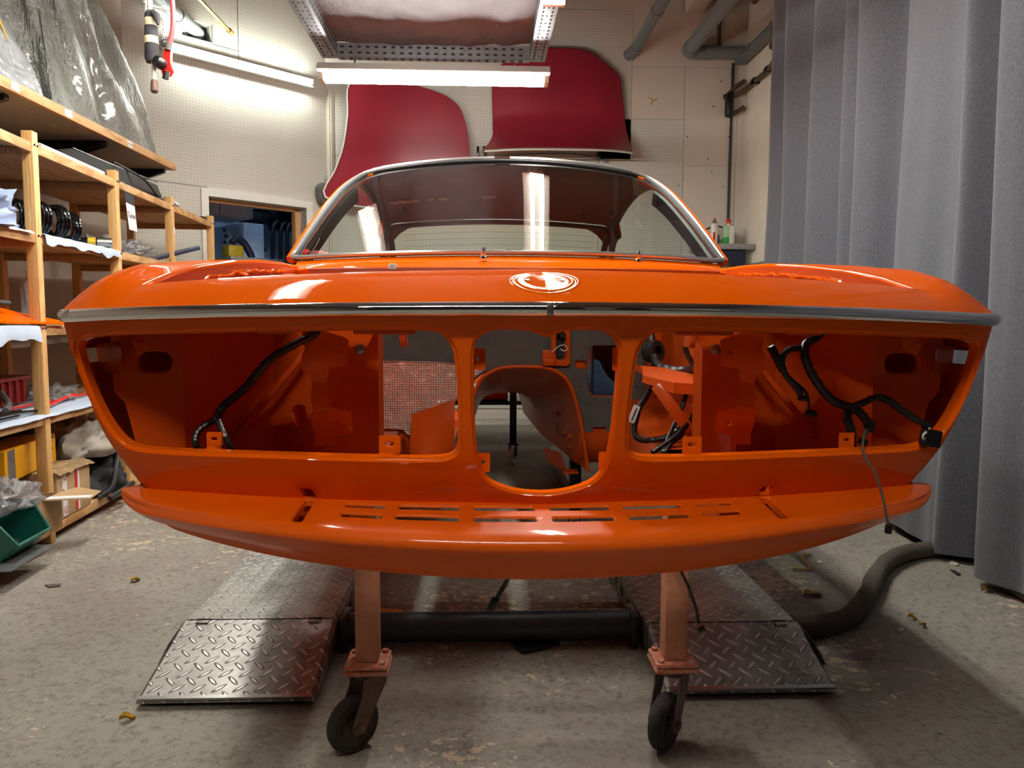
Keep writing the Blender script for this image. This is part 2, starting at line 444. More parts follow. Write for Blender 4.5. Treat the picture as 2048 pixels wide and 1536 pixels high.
def loz2():
    u = k.math('SUBTRACT', k.math('FRACT', k.math('MULTIPLY', k.math('ADD', sp.outputs['X'], PIT_/2), 1/PIT_)), .5)
    v = k.math('SUBTRACT', k.math('FRACT', k.math('MULTIPLY', k.math('ADD', sp.outputs['Y'], PIT_/2), 1/PIT_)), .5)
    a = k.math('MULTIPLY', k.math('SUBTRACT', u, v), .707); b = k.math('MULTIPLY', k.math('ADD', u, v), .707)
    q = k.math('ADD', k.math('POWER', k.math('ABSOLUTE', k.math('MULTIPLY', a, 2.4)), 2), k.math('POWER', k.math('ABSOLUTE', k.math('MULTIPLY', b, 9)), 2))
    return k.ramp(q, [(.25, (1, 1, 1)), (1.0, (0, 0, 0))])
hh = k.math('MAXIMUM', l1, loz2())
gr = k.noise(7, 6, .65)
k.set(Base_Color=k.mix(hh, k.ramp(gr, [(.3, lin('6e6a66')), (.6, lin('a5a29d'))]), lin('c4c2be')), Metallic=.85,
      Roughness=k.ramp(gr, [(.3, (.5, .5, .5)), (.7, (.34, .34, .34))]))
k.bump(hh, .9, .004); MT['tread'] = k.m

# bubble wrap: silvery film over bubbles
def film(name, col, alpha, bub=90, bs=.6, tint=.0):
    k = Mat(name); vo = k.n('ShaderNodeTexVoronoi'); vo.inputs['Scale'].default_value = bub; vo.inputs['Randomness'].default_value = .15
    k.link(k.coord(), vo.inputs['Vector'])
    wr = k.noise(9, 4, .6, k.coord((1.6, 1.6, .5)), .6)
    k.set(Base_Color=lin(col), Roughness=.32, Coat_Weight=.8, Metallic=.15)
    k.b.inputs['Coat Roughness'].default_value = .1
    b1 = k.n('ShaderNodeBump'); b1.inputs['Strength'].default_value = .9; b1.inputs['Distance'].default_value = .09; k.link(wr, b1.inputs['Height'])
    b2 = k.n('ShaderNodeBump'); b2.inputs['Strength'].default_value = bs; b2.inputs['Distance'].default_value = .006
    k.link(vo.outputs['Distance'], b2.inputs['Height']); k.link(b1.outputs[0], b2.inputs['Normal']); k.link(b2.outputs[0], k.b.inputs['Normal'])
    k.b.inputs['Alpha'].default_value = alpha; return k.m
MT['bubble'] = film('bubble_wrap_grey', '8d908a', .95, 95, 1.0)
MT['bubble_pale'] = film('bubble_wrap_pale', 'b4b8bd', .8, 120, .5)
MT['plastic_bag'] = film('clear_plastic_bag', 'a9a9ac', .5, 14, .8)
k = Mat('grey_plastic_sheeting'); k.set(Base_Color=k.ramp(k.noise(1.2, 3), [(.3, lin('625f66')), (.7, lin('77757c'))]), Roughness=.6); k.b.inputs['Specular IOR Level'].default_value = .25; k.bump(k.noise(14, 4, .6, k.coord((1, .4, 1))), .5, .02); MT['sheeting'] = k.m

# heat-shield foil with woven grid; orange reflection tinted into the cells
k = Mat('foil_heat_shield'); tc = k.n('ShaderNodeTexCoord'); sp = k.n('ShaderNodeSeparateXYZ'); k.link(tc.outputs['Object'], sp.inputs[0])
ga = k.math('ABSOLUTE', k.math('SINE', k.math('MULTIPLY', sp.outputs['X'], math.pi/.0075))); gb = k.math('ABSOLUTE', k.math('SINE', k.math('MULTIPLY', sp.outputs['Z'], math.pi/.0075)))
gd = k.math('MINIMUM', ga, gb)
gl_ = k.ramp(gd, [(.22, (1, 1, 1)), (.34, (0, 0, 0))]); k.set(Base_Color=k.mix(gl_, (.78, .62, .56, 1), (.96, .95, .93, 1)), Metallic=k.math('MULTIPLY_ADD', gl_, -.5, .95), Roughness=k.math('MULTIPLY_ADD', gl_, .25, .2)); k.bump(k.math('ADD', gl_, k.math('MULTIPLY', k.noise(35, 3), 2.0)), .8, .004); MT['foil'] = k.m

# faded red panels
k = Mat('faded_red_paint'); f = k.noise(2.5, 3)
k.set(Base_Color=k.ramp(f, [(.3, lin('7d1526')), (.7, lin('8d1c2c'))]), Roughness=.33, Coat_Weight=.35); k.b.inputs['Coat Roughness'].default_value = .25; MT['red_panel'] = k.m

# window glass of the car: tinted, mirror-like at glancing angles
def glass(name, tint, band=False, base=.05, gain=.9):
    k = Mat(name); lw = k.n('ShaderNodeLayerWeight'); lw.inputs['Blend'].default_value = .5
    fac = k.math('MULTIPLY_ADD', k.math('POWER', lw.outputs['Facing'], 3.4), gain, base)
    tr = k.n('ShaderNodeBsdfTransparent'); gl = k.n('ShaderNodeBsdfGlossy'); gl.inputs['Roughness'].default_value = .0
    if band:
        tc = k.n('ShaderNodeTexCoord'); sp = k.n('ShaderNodeSeparateXYZ'); k.link(tc.outputs['Object'], sp.inputs[0])
        z = k.math('SUBTRACT', sp.outputs['Z'], 1.0)
        c = k.ramp(z, [(.47, tint), (.545, (.20, .42, .38, 1)), (.57, (.07, .14, .14, 1))]); k.link(c, tr.inputs[0])
    else: tr.inputs[0].default_value = tint
    mx = k.n('ShaderNodeMixShader'); k.link(fac, mx.inputs[0]); k.link(tr.outputs[0], mx.inputs[1]); k.link(gl.outputs[0], mx.inputs[2])
    k.link(mx.outputs[0], k.out.inputs[0]); k.nt.nodes.remove(k.b); return k.m
MT['glass'] = glass('tinted_windscreen_glass', (.78, .84, .80, 1), True)
MT['glass_rear'] = glass('tinted_rear_glass', (.80, .86, .80, 1))
# lamps
def emit(name, col, st):
    k = Mat(name); e = k.n('ShaderNodeEmission'); e.inputs[0].default_value = col; e.inputs[1].default_value = st
    k.link(e.outputs[0], k.out.inputs[0]); k.nt.nodes.remove(k.b); return k.m
MT['tube'] = emit('fluorescent_tube', (1.0, .98, .90, 1), TUBE)
MT['tube_soft'] = emit('fluorescent_tube_old', (1.0, .95, .84, 1), TUBE*.62)
MT['tube_cool'] = emit('fluorescent_tube_cool', (.95, 1.0, .91, 1), TUBE*.8)
# ================================================================ ROOM
def struct(o): o['kind'] = 'structure'; return o
XL, XR, YB, YF, ZC = -2.80, 2.38, 7.33, -4.5, 3.95
DA, DB = Vector((-2.35, 6.53, 0)), Vector((-1.694, 7.168, 0))       # door jambs on the slanted wall
WU = (DB-DA).normalized(); WN = Vector((WU.y, -WU.x, 0))           # along the wall / into the room
WA = DA-WU*((DA.x-XL)/WU.x); WB = DB+WU*((YB-DB.y)/WU.y)
CB = WB.x
m = M(); m.box((-.3, 2.8, -.05), (8.4, 16, .1)); struct(m.build('floor', MT['floor']))
m = M(); m.box((-.2, 1.4, ZC+.05), (5.6, 12.2, .1)); struct(m.build('ceiling', MT['ceiling']))
m = M(); m.box((XL-.05, (YF+WA.y)/2, ZC/2), (.1, WA.y-YF, ZC)); struct(m.build('wall_left', MT['wall_left']))
m = M(); m.box((0, YF-.05, ZC/2), (5.6, .1, ZC)); struct(m.build('wall_front', MT['wall_dark']))
m = M(); m.box((XR+.06, (YF+YB)/2, 1.47+(ZC-1.47)/2), (.12, YB-YF, ZC-1.47)); rw = struct(m.build('wall_right', MT['wall_cream']))
m = M(); m.box((XR+.06, (YF+YB)/2, .735), (.124, YB-YF, 1.47)); struct(m.build('trim_1', MT['wall_dado']))
# back wall: plain boards with pegboard sheets fixed on it
m = M(); m.box(((CB+XR)/2, YB+.05, ZC/2), (XR-CB, .1, ZC)); bw = struct(m.build('wall_back', MT['wall_plain']))
def board(mb, x0, x1, z0, z1, y=YB, t=.012): mb.box(((x0+x1)/2, y-t/2, (z0+z1)/2), (x1-x0-.004, t, z1-z0-.004))
pegs = [(CB+.02, -.28, .1, 2.45), (CB+.02, -.28, 2.45, 3.94), (-.28, 1.0, .1, 2.45), (-.28, 1.30, 2.45, 3.80), (1.0, 1.80, .1, 2.82), (.3, 1.1, 3.80, 3.94)]
for q in pegs:
    m = M(); board(m, *q); m.build('pegboard_sheet', MT['peg'], bw)
m = M(); board(m, 1.80, 2.30, 2.40, 3.3, t=.010); board(m, 1.80, 2.29, .1, 2.40, t=.014); board(m, 1.30, 2.30, 3.3, 3.94, t=.008); board(m, 1.30, 1.80, 2.82, 3.3, t=.009)
m.build('plain_board', MT['wall_plain'], bw)
m = M()
for px, py in ((1375, 273), (1458, 273), (1460, 274), (1416, 318), (1357, 371), (1446, 373), (1424, 343), (1443, 162), (1427, 212)):
    p = atY(px, py, YB-.02); m.cyl((p.x, YB, p.z), (p.x, YB-.017, p.z), .006, n=8)
m.build('nail_hole', MT['ink'], bw)
m = M(); p = atY(1305, 200, YB); poly = [(-.05, .03), (-.02, .02), (.0, .0), (.04, .012), (.045, -.002), (.015, -.014), (-.015, -.05), (-.022, -.045), (-.008, -.012), (-.03, .012)]
m.prism([(p.x+a, YB-.012, p.z+b) for a, b in poly], (0, .003, 0)); m.build('torn_paint_patch', MT['tan'], bw)
# slanted wall with the doorway
def wseg(mb, s0, s1, z0, z1, t=.1, off=0.0):
    a = DA+WU*s0; b = DA+WU*s1
    c = (a+b)/2-WN*(t/2-off); mb.box((c.x, c.y, (z0+z1)/2), ((b-a).length, t, z1-z0), Matrix((WU, -WN, V(0, 0, 1))).transposed())
SA, SB, DW, DH = (WA-DA).length*-1, (WB-DA).length, (DB-DA).length, 1.95
def wall_local(mb, name, mat, parent=None):
    """pegboard in the wall's own frame so the hole grid follows it"""
    o = mb.build(name, mat, None, origin=WA); rot = math.atan2(WU.y, WU.x)
    o.data.transform(Matrix.Rotation(-rot, 4, 'Z')); o.rotation_euler = (0, 0, rot)
    return o
hole_s0 = (atX(365, 66, -2.45)-DA)   # pipe opening measured on the wall
HS0, HS1, HZ0, HZ1 = -.17, .075, 3.19, 3.33
m = M()
wseg(m, SA, 0, 0, HZ0); wseg(m, SA, HS0, HZ0, HZ1); wseg(m, HS1, SB, DH, ZC-.3 if False else HZ0); wseg(m, 0, HS1, DH, HZ0)
wseg(m, HS1, SB, HZ0, HZ1); wseg(m, SA, SB, HZ1, ZC); wseg(m, DW, SB, 0, DH)
wa = struct(wall_local(m, 'wall_slanted', MT['peg']))
def slab(name, s0, s1, z0, z1, mat, t=.012):
    mb = M(); wseg(mb, s0, s1, z0, z1, t, t); return struct(wall_local(mb, name, mat))
m = M()
for s0, s1, z0, z1 in ((.30, .304, 3.03, ZC), (HS1, .30, HZ0-.012, HZ0-.008), (HS1, HS1+.004, HZ0, HZ1), (SA, 0, 2.02, 2.024)): wseg(m, s0, s1, z0, z1, .004, .0015)
struct(m.build('trim_2', MT['ink']))
# door frame
m = M(); wseg(m, -.06, 0, 0, DH+.06, .16, .02); wseg(m, DW, DW+.06, 0, DH+.06, .16, .02); wseg(m, 0, DW, DH, DH+.06, .16, .02)
d1 = struct(m.build('door_1', MT['white_paint'], origin=DA))
m = M(); wseg(m, DW-.05, DW, 0, DH, .06, -.10); wseg(m, 0, DW, DH-.03, DH, .06, -.10); m.build('wooden_rebate', MT['pine_edge'], d1)
# room beyond the doorway
RB = -WN
def back(s, dpt, z=0): p = DA+WU*(s+.55*dpt)-WN*dpt; return V(p.x, p.y, z)
def obox(mb, s0, s1, d0, d1_, z0, z1, bev=0):
    c = (back(s0, d0)+back(s1, d1_))/2; mb.box((c.x, c.y, (z0+z1)/2), (s1-s0, d1_-d0, z1-z0), Matrix((WU, -WN, V(0, 0, 1))).transposed(), bev)
m = M(); obox(m, -1.6, 2.0, 2.4, 2.5, 0, 3.2); struct(m.build('wall_store', MT['cold_white']))
m = M(); obox(m, -1.6, 2.0, .12, 2.5, 3.1, 3.2); obox(m, 1.9, 2.0, .12, 2.4, 0, 3.1); obox(m, -1.6, -1.5, .12, 2.4, 0, 3.1); struct(m.build('wall_store_side', MT['cold_white']))

# ================================================================ LAMPS
def tube_lamp(name, a, b, side, label, group, tubes=2, mat='tube', down=(0, 0, -1), wide=.20, reflector=True, hang=()):
    """fluorescent fitting from a to b; tubes hang on the `down` side of the channel"""
    a = Vector(a); b = Vector(b); dn = Vector(down).normalized(); t = (b-a).normalized(); sd = t.cross(dn).normalized()
    root = thing(name, (a+b)/2, label, 'lamp', group)
    m = M()
    if reflector:
        sec = [(-wide*.28, .0), (wide*.28, .0), (wide*.5, .046), (wide*.5, .052), (wide*.27, .060), (-wide*.27, .060), (-wide*.5, .052), (-wide*.5, .046)]
    else: sec = [(-wide/2, 0), (wide/2, 0), (wide/2, .045), (-wide/2, .045)]
    P = []
    for q in (a, b): P.append([q+sd*u+dn*v for u, v in sec])
    m.grid(P, closev=True); m.add(P[0], [tuple(range(len(sec)))]); m.add(P[1], [tuple(range(len(sec)))])
    m.build('housing', MT['white_paint'], root)
    offs = [(-.036,), (.036,)] if tubes == 2 else [(0,)]
    z0 = .088 if reflector else .07
    for (u,) in offs:
        m = M(); m.cyl(a+t*.04+sd*u+dn*z0, b-t*.04+sd*u+dn*z0, .0135, n=12); m.build('tube', MT[mat], root)
    for h_ in hang:
        for q in (.15, .85):
            c = a.lerp(b, q); m = M(); m.bar(c, Vector(h_)+c, .03, .003, tuple(t), .0); m.build('hanger_strap', MT['zinc'], root)
    for q, s in ((a, 1), (b, -1)):
        m = M(); c = q+t*s*.02+dn*(z0-.012)
        m.bar(c-sd*(.055 if tubes == 2 else .02), c+sd*(.055 if tubes == 2 else .02), .03, .05, tuple(-dn), .004); m.build('lamp_holder', MT['cream_cable'], root)
    return root
GL = 'fluorescent lamps of the workshop'
ly = 5.10
tube_lamp('fluorescent_lamp', (-1.135, ly, 2.56), (.335, ly, 2.56), 0, 'twin tube fluorescent lamp hung crosswise in front of the red panels', GL, hang=((0, .08, .08),))
tube_lamp('fluorescent_lamp', (.25, 2.40, 2.575), (.25, 3.90, 2.575), 0, 'twin tube lamp under the right rail of the overhead rack, only its end showing', GL, hang=((0, 0, .07),))
tube_lamp('fluorescent_lamp', (-1.10, 2.35, 2.575), (-1.10, 3.85, 2.575), 0, 'twin tube lamp out of sight under the left rail of the overhead rack', GL, hang=((0, 0, .07),))
tube_lamp('fluorescent_lamp', (-1.15, -.10, 2.575), (.35, -.10, 2.575), 0, 'twin tube lamp hung crosswise overhead above the viewer', GL, mat='tube_soft', hang=((0, 0, ZC-2.575),))
pa = WA+WU*.28+WN*.02; pb = pa+WU*1.33
tube_lamp('fluorescent_lamp', (pa.x, pa.y, 3.05), (pb.x, pb.y, 3.05), 0, 'single tube batten lamp fixed to the slanted pegboard wall above the doorway', GL, 1, 'tube_cool', tuple(WN), .07, False)
# cold lamp of the store room behind the doorway
sl = thing('store_lamp', back(.5, 1.0, 3.03), 'cold batten lamp on the ceiling of the store room behind the doorway', 'lamp')
m = M(); m.box(back(.5, 1.0, 3.075), (.6, .12, .05), None, .005); m.build('housing', MT['white_paint'], sl)
m = M(); m.box(back(.5, 1.0, 3.045), (.56, .09, .012)); m.build('diffuser', emit('cold_diffuser', (.55, .72, 1, 1), 45.0), sl)
# ================================================================ CAR BODY SHELL
car = thing('car_body', (0, 3.4, 0), 'bright orange stripped coupe body without hood, doors glass or wheels, nose towards the viewer', 'car')
OR, ORI = MT['orange'], MT['orange_shaded']
def sgn(x): return 1 if x >= 0 else -1
def Yn(x): return 1.185+.245*x*x-.010*max(0, 1-abs(x)/.10)
def zc(x): return .966-.0205*x*x
XM = .838
def wrap(e, r=.022): return 0.0 if e >= r else r-math.sqrt(max(0, r*r-(r-max(e, 0))**2))
def Yn2(x): return Yn(x)+wrap(XM-abs(x))
def Xo(z): return XM-max(0, .94-z)**2
def soft(t, k=.012): return k*math.log(1+math.exp(max(-40, min(40, t/k))))
def fm(x, z):
    zb = .712; low = soft(zb-z)
    y = Yn(x)+.012+.30*(.95-z)+.30*low+wrap(Xo(z)-abs(x))
    return V(x, y, z)
HO = [(.180, .938), (.25, .9395), (.33, .9385), (.42, .9365), (.50, .935), (.60, .9315), (.70, .9285), (.76, .9255), (.795, .920), (.812, .910), (.8185, .895), (.8185, .87), (.812, .83), (.800, .79), (.782, .752), (.757, .721), (.725, .709), (.66, .707), (.55, .7085), (.45, .7095), (.35, .7095), (.25, .7095), (.19, .710), (.16, .714), (.144, .723), (.137, .74), (.1345, .78), (.1360, .837), (.1395, .886), (.144, .907), (.158, .928)]
HC_ = [(0, .927), (.008, .930), (.0235, .936), (.0455, .939), (.077, .939), (.0965, .9345), (.1115, .924), (.1185, .912), (.1205, .89), (.121, .837), (.120, .79), (.1170, .745), (.1125, .71), (.1045, .687), (.09, .670), (.067, .658), (.035, .650), (0, .648)]
def smooth_loop(pts, n=5): return [(p.x, p.y) for p in spline([(a, b, 0) for a, b in pts], n, True)]
hr = resample(smooth_loop(HO, 4), .013); hl = [(-a, b) for a, b in hr]
hc = [(p.x, p.y) for p in spline([(a, b, 0) for a, b in HC_], 4)]; hc = resample([(a, b) for a, b in hc]+[(-a, b) for a, b in hc[::-1][1:-1]], .011)
zs = [.63+.31*i/26 for i in range(27)]
xb = Xo(.63); outer = [(-xb+2*xb*i/70, .63) for i in range(70)]
outer += [(Xo(z), z) for z in zs]
outer += [(x, zc(x)-.004) for x in [XM-.002-2*(XM-.002)*i/90 for i in range(91)]]
outer += [(-Xo(z), z) for z in zs[::-1]][:-1]
ex = []
for z in [.635+.31*i/60 for i in range(60)]:
    for e in (.0006, .0022, .005, .009, .014, .020):
        for s in (1, -1): ex.append((s*(Xo(z)-e), z))
notch = [[(s*.394, .6335), (s*.420, .6335), (s*.424, .652), (s*.402, .652)] for s in (1, -1)]
m = M(); panel(m, outer, [hr, hl, hc]+notch, fm, .017, [(.007, .030), (.007, .030), (.0045, .024), (.001, .02), (.001, .02)], extra=ex)
m.build('front_mask', OR, car, sharp=50)

# apron / spoiler lip with vent slots
def Yi(x): return 1.316+.24*x*x
def Yl(x): return 1.152+.46*x*x
def Yb(x): return 1.192+.62*x*x
def lipK(x):
    a = abs(x); yi, yl, yb = Yi(x), Yl(x), Yb(x)
    K = [(yi+.022, .634), (yi+.001, .6315), (lerp(yi, yl, .33), .6275), (lerp(yi, yl, .66), .6225), (lerp(yi, yl, .88), .6175), (yl+.006, .610), (yl+.000, .598), (lerp(yl, yb, .4)+.001, .571), (yb, .547), (yb+.014, .533), (yb+.03, .529), (yb+.055, .532)]
    k = math.sqrt(max(0, 1-max(0, (a-.70)/.082)**2.2)); o = (yi-.004, .628)
    return [(o[0]+(p[0]-o[0])*k, o[1]+(p[1]-o[1])*k) for p in K]
K0 = lipK(0); cum = [0.0]
for a, b in zip(K0, K0[1:]): cum.append(cum[-1]+math.hypot(b[0]-a[0], b[1]-a[1]))
def fl(x, v):
    K = lipK(x); n = len(K)
    for i in range(n-1):
        if v <= cum[i+1] or i == n-2: break
    t = min(1.0, (v-cum[i])/(cum[i+1]-cum[i]))
    g = lambda q: Vector(K[min(max(q, 0), n-1)])
    p0, p1, p2, p3 = g(i-1), g(i), g(i+1), g(i+2)
    p = .5*((2*p1)+(p2-p0)*t+(2*p0-5*p1+4*p2-p3)*t*t+(3*p1-p0-3*p2+p3)*t**3)
    return V(x, p.x, p.y)
LT = cum[1]; LL = cum[5]-cum[1]
XE = .7805
xs = [XE*math.sin(math.pi/2*i/70) for i in range(-70, 71)]
outer = [(x, 0.0) for x in xs]+[(XE, cum[-1]*i/24) for i in range(1, 24)]+[(x, cum[-1]) for x in xs[::-1]]+[(-XE, cum[-1]*i/24) for i in range(23, 0, -1)]
vents = []
for s in (1, -1):
    for a, b in ((.0115, .1175), (.1385, .2465), (.2665, .340)):
        for t0, t1 in ((.125, .285), (.44, .61)):
            vents.append(rrect(s*(a+b)/2, LT+LL*(t0+t1)/2, b-a, LL*(t1-t0), .006, 3))
slots = [rrect(s*.406, LT+LL*.44, .022, LL*.84, .009, 3) for s in (1, -1)]
ex = [(x, cum[4]+(cum[10]-cum[4])*j/18) for x in xs[2:-2] for j in range(0, 19)]
m = M(); panel(m, outer, vents+slots, fl, .016, [(.0015, .004)]*12+[(.002, .012)]*2, back=(0, .12, -1), extra=ex, only=lambda a, b: b < cum[4]-.006)
m.build('front_apron', MT['orange_guard'], car, sharp=45)
for s in (1, -1):
    m = M()
    m.box((s*.435, 1.43, .570), (.12, .13, .006)); m.box((s*.44, 1.49, .605), (.14, .006, .07))
    m.build('bumper_bracket_pocket', ORI, car)
for s in (1, -1):      # little drain lip under the apron end
    m = M(); m.box((s*.60, 1.47, .548), (.05, .02, .012), Matrix.Rotation(s*.35, 3, 'Z'), .002); m.build('tow_loop', ORI, car)

# nose top and front fenders
FT = [(0, 0), (.012, .008), (.03, .018), (.06, .033), (.105, .049), (.165, .063), (.23, .078), (.39, .104), (.635, .132), (.85, .149), (1.07, .159), (1.45, .166)]
def fsm(d):   # smoothed table
    return (interp(d-.02, FT)+2*interp(d, FT)+interp(d+.02, FT))/4 if d > .03 else interp(d, FT)
def Sx(x, d=.3):
    a = max(0, (abs(x)-.64)/(XM-.64)); t = min(1, max(0, (abs(x)-.705)/.085)); t = t*t*(3-2*t)
    return math.sqrt(max(0, 1-a**6))*(1+t*interp(d, [(0, .6), (.1, .5), (.35, .17), (.7, .04), (1.4, .0)]))
def top(x, d): return V(x, Yn2(x)+d, zc(x)+.006+fsm(d)*Sx(x, d))
def Yre(x): return 1.357+.11*x*x
GX = .712
def topY(x, Y): return top(x, Y-Yn2(x))
xn = [GX*i/48 for i in range(-48, 49)]
xf = [GX, .722, .735, .75, .765, .778, .79, .80, .809, .817, .823, .828, .832, .8352, .8372, XM]
Yend = 2.80
rows = [0, .03, .07, .12, .18, .25, .33, .42, .52, .63, .75, .87, 1.0]
P = []
for x in xn: P.append([top(x, (Yre(x)-Yn2(x))*t) for t in rows])
m = M(); m.grid(P)
# rolled rear edge of the nose panel
edge = [top(x, Yre(x)-Yn2(x)) for x in xn]
m.grid([[p, p+V(0, .004, -.0015), p+V(0, .006, -.006), p+V(0, .005, -.03), p+V(0, .03, -.034)] for p in edge])
m.build('nose_panel', OR, car, sharp=60)
def fdist(Y): return Y
ys = [1.357+.11*GX*GX]; 
tf = [i/34 for i in range(35)]
for s in (1, -1):
    m = M(); P = []
    for x in xf:
        y0 = Yn2(x); ym = Yre(GX)
        # first stretch shares the seam with the nose panel, second runs to the windscreen pillar
        col = [top(s*x, (Yre(GX)-Yn2(GX))*t) for t in rows] if x == GX else [top(s*x, max(0, (ym-y0))*t) for t in rows]
        y1 = col[-1].y
        for i in range(1, 35): col.append(topY(s*x, lerp(y1, Yend, (i/34)**1.25)))
        P.append(col)
    m.grid(P)
    e = P[0][12:]
    m.grid([[p, p+V(-s*.0045, 0, -.001), p+V(-s*.007, 0, -.005), p+V(-s*.007, 0, -.009)] for p in e])
    fen = m.build('front_fender', OR, car, sharp=60)
    m = M(); m.grid([[p+V(-s*.0065, 0, -.008), p+V(-s*.005, 0, -.03), p+V(-s*.005, 0, -.07)] for p in e]); m.build('gutter_wall', ORI, fen)  # fender's own paint in the darker orange, the wall's shade put into colour
# body side: front fender side with indicator opening and wheel arch, door, rear quarter
def Xs(Y, z): return XM-max(0, .94-z)**2*lerp(1.0, .35, min(1, max(0, (Y-1.4)/.7)))
def side_front(z): return fm(Xo(z), z).y
for s in (1, -1):
    fr = [(side_front(z), z) for z in [.63+.325*i/20 for i in range(21)]]
    def arch(cy, r=.335, z0=.50): return [(cy-r*math.cos(R(a)), z0+.16+r*math.sin(R(a))) for a in range(-20, 201, 10)]
    a1, a2 = arch(1.98), arch(4.60)
    outl = fr[::-1]+[(1.47, .60)]+a1+a2+[(5.75, .62), (5.82, .80), (5.80, .955), (4.8, .955), (3.8, .955), (2.8, .955), (2.2, .955), (1.7, .955)]
    outl = resample(outl, .04)
    hole = [rrect(1.463, .881, .062, .030, .003, 2)]
    m = M(); panel(m, outl, hole, lambda Y, z: V(s*Xs(Y, z), Y, z), .05, (.001, .008), back=(-s, 0, 0))
    m.build('body_side', OR, car, sharp=50)
    m = M(); P = []
    for Y in [2.80+3.0*i/40 for i in range(41)]:
        k = min(1, max(0, (Y-4.9)/.9)); h = lerp(1.135, 1.06, k)
        P.append([V(s*XM, Y, .955), V(s*.832, Y, .985), V(s*.815, Y, 1.02), V(s*.785, Y, lerp(1.06, 1.04, k)), V(s*.745, Y, h), V(s*.725, Y, h-.004)])
    m.grid(P); m.build('shoulder_panel', OR, car, sharp=60)
# chrome moulding along the nose
XMC = .817
def nosepath(off=0.0, zoff=0.0):
    pts = []; N = 60
    for i in range(-N, N+1):
        x = (XMC-.022)*math.sin(math.pi/2*i/N)*1.0
        pts.append(V(x, Yn(x)-off, zc(x)+zoff))
    r = .022+off
    for s in (1, -1):
        x0 = s*(XMC-.022); yb = Yn(x0)+.022; arc = []
        for a in (18, 36, 54, 72, 90): arc.append(V(x0+s*r*math.sin(R(a)), yb-r*math.cos(R(a)), zc(x0)+zoff))
        arc += [V(x0+s*r, yb+d, zc(x0)+zoff) for d in (.012, .028)]
        pts = pts+arc if s == 1 else arc[::-1]+pts
    return pts
sec = [(.0135*math.cos(R(a)), .0115*math.sin(R(a))) for a in range(-90, 91, 15)]+[(-.006, .0105), (-.006, -.0105)]
m = M(); m.sweep(nosepath(.001, .0), [(-a, b) for a, b in sec]); ch = m.build('chrome_moulding', MT['chrome'], car, sharp=60); ch['label'] = 'chrome moulding strip across the nose'
m = M(); m.box((0, Yn(0)-.0125, zc(0)), (.010, .006, .021), None, .002); m.build('moulding_joint', MT['steel'], ch)
# roundel recess in the nose panel
def onnose(x, d, h): p = top(x, d); return V(p.x, p.y-.3*h, p.z+h)
bc = .083
prof = [(.0585, -.0005), (.0565, .0012), (.0545, .0017), (.0525, .0010), (.0505, .0002), (.048, .0002), (.0465, .0012), (.045, .0016), (.043, .0008), (.03, .0005), (.015, .0004), (.001, .0004)]
m = M(); P = []
for r_, h in prof: P.append([onnose(r_*math.cos(2*math.pi*k/56), bc+r_*.95*math.sin(2*math.pi*k/56), h) for k in range(56)])
m.grid(P, closev=True); bd = m.build('badge_recess', OR, car, sharp=70)
m = M()
for x in (-.029, .029): p = onnose(x, bc, .0006); m.cyl(p, p+V(0, -.0006, .0012), .004, n=12)
m.build('badge_hole', MT['black_plastic'], bd)

# gutters and inner fenders of the engine bay
for s in (1, -1):
    m = M(); P = []
    for i in range(31):
        Y = lerp(1.42, 2.50, i/30); zf = topY(GX, max(Y, Yre(GX))).z; dz = interp(Y, [(1.42, .06), (1.5, .10), (1.9, .105), (2.1, .07), (2.25, .04), (2.5, .03)])
        lf = interp(Y, [(1.42, .70), (1.7, .56), (2.1, .50), (2.5, .47)])
        q = [(.705, zf-.035), (.704, zf-dz), (.66, zf-dz-.008), (lf+.05, zf-dz-.02), (lf+.012, zf-dz-.035), (lf, zf-dz-.07), (lf-.012, .80), (lf-.03, .66), (lf-.05, .58)]
        if Y < 1.74: q = q[:4]+[(q[3][0]-.002*i, q[3][1]-.004*i) for i in range(1, 6)]
        P.append([V(s*a, Y, b) for a, b in q])
    m.grid(P)
    for Y in (1.95, 2.12, 2.3):
        lf = interp(Y, [(1.42, .70), (1.7, .56), (2.1, .50), (2.5, .47)])
        m.bar((s*(lf-.008), Y, .72), (s*(lf+.004), Y, .98), .03, .012, (s, 0, 0), .004)
    inn = m.build('inner_fender', ORI, car, sharp=35)
    # ragged seam sealer and small brackets along the gutter wall
    m = M(); r2 = random.Random(5+s)
    pts = [V(s*(.698), Y, topY(GX, Y).z-.030+r2.uniform(-.004, .004)) for Y in [1.60+.02*i for i in range(40)]]
    m.tube(pts, [.0022+r2.random()*.0025 for _ in pts], 6)
    m.build('seam_sealer', OR, inn)
    m = M()
    for Y in (1.62, 1.93):
        zf = topY(GX, Y).z; m.box((s*.690, Y, zf-.045), (.018, .022, .03), None, .002); m.cyl((s*.690, Y-.012, zf-.035), (s*.66, Y-.05, zf-.042), .005, n=8)
        m.box((s*.683, Y+.06, zf-.05), (.006, .03, .02), None, .002)
    m.build('hood_stop_bracket', OR, inn)

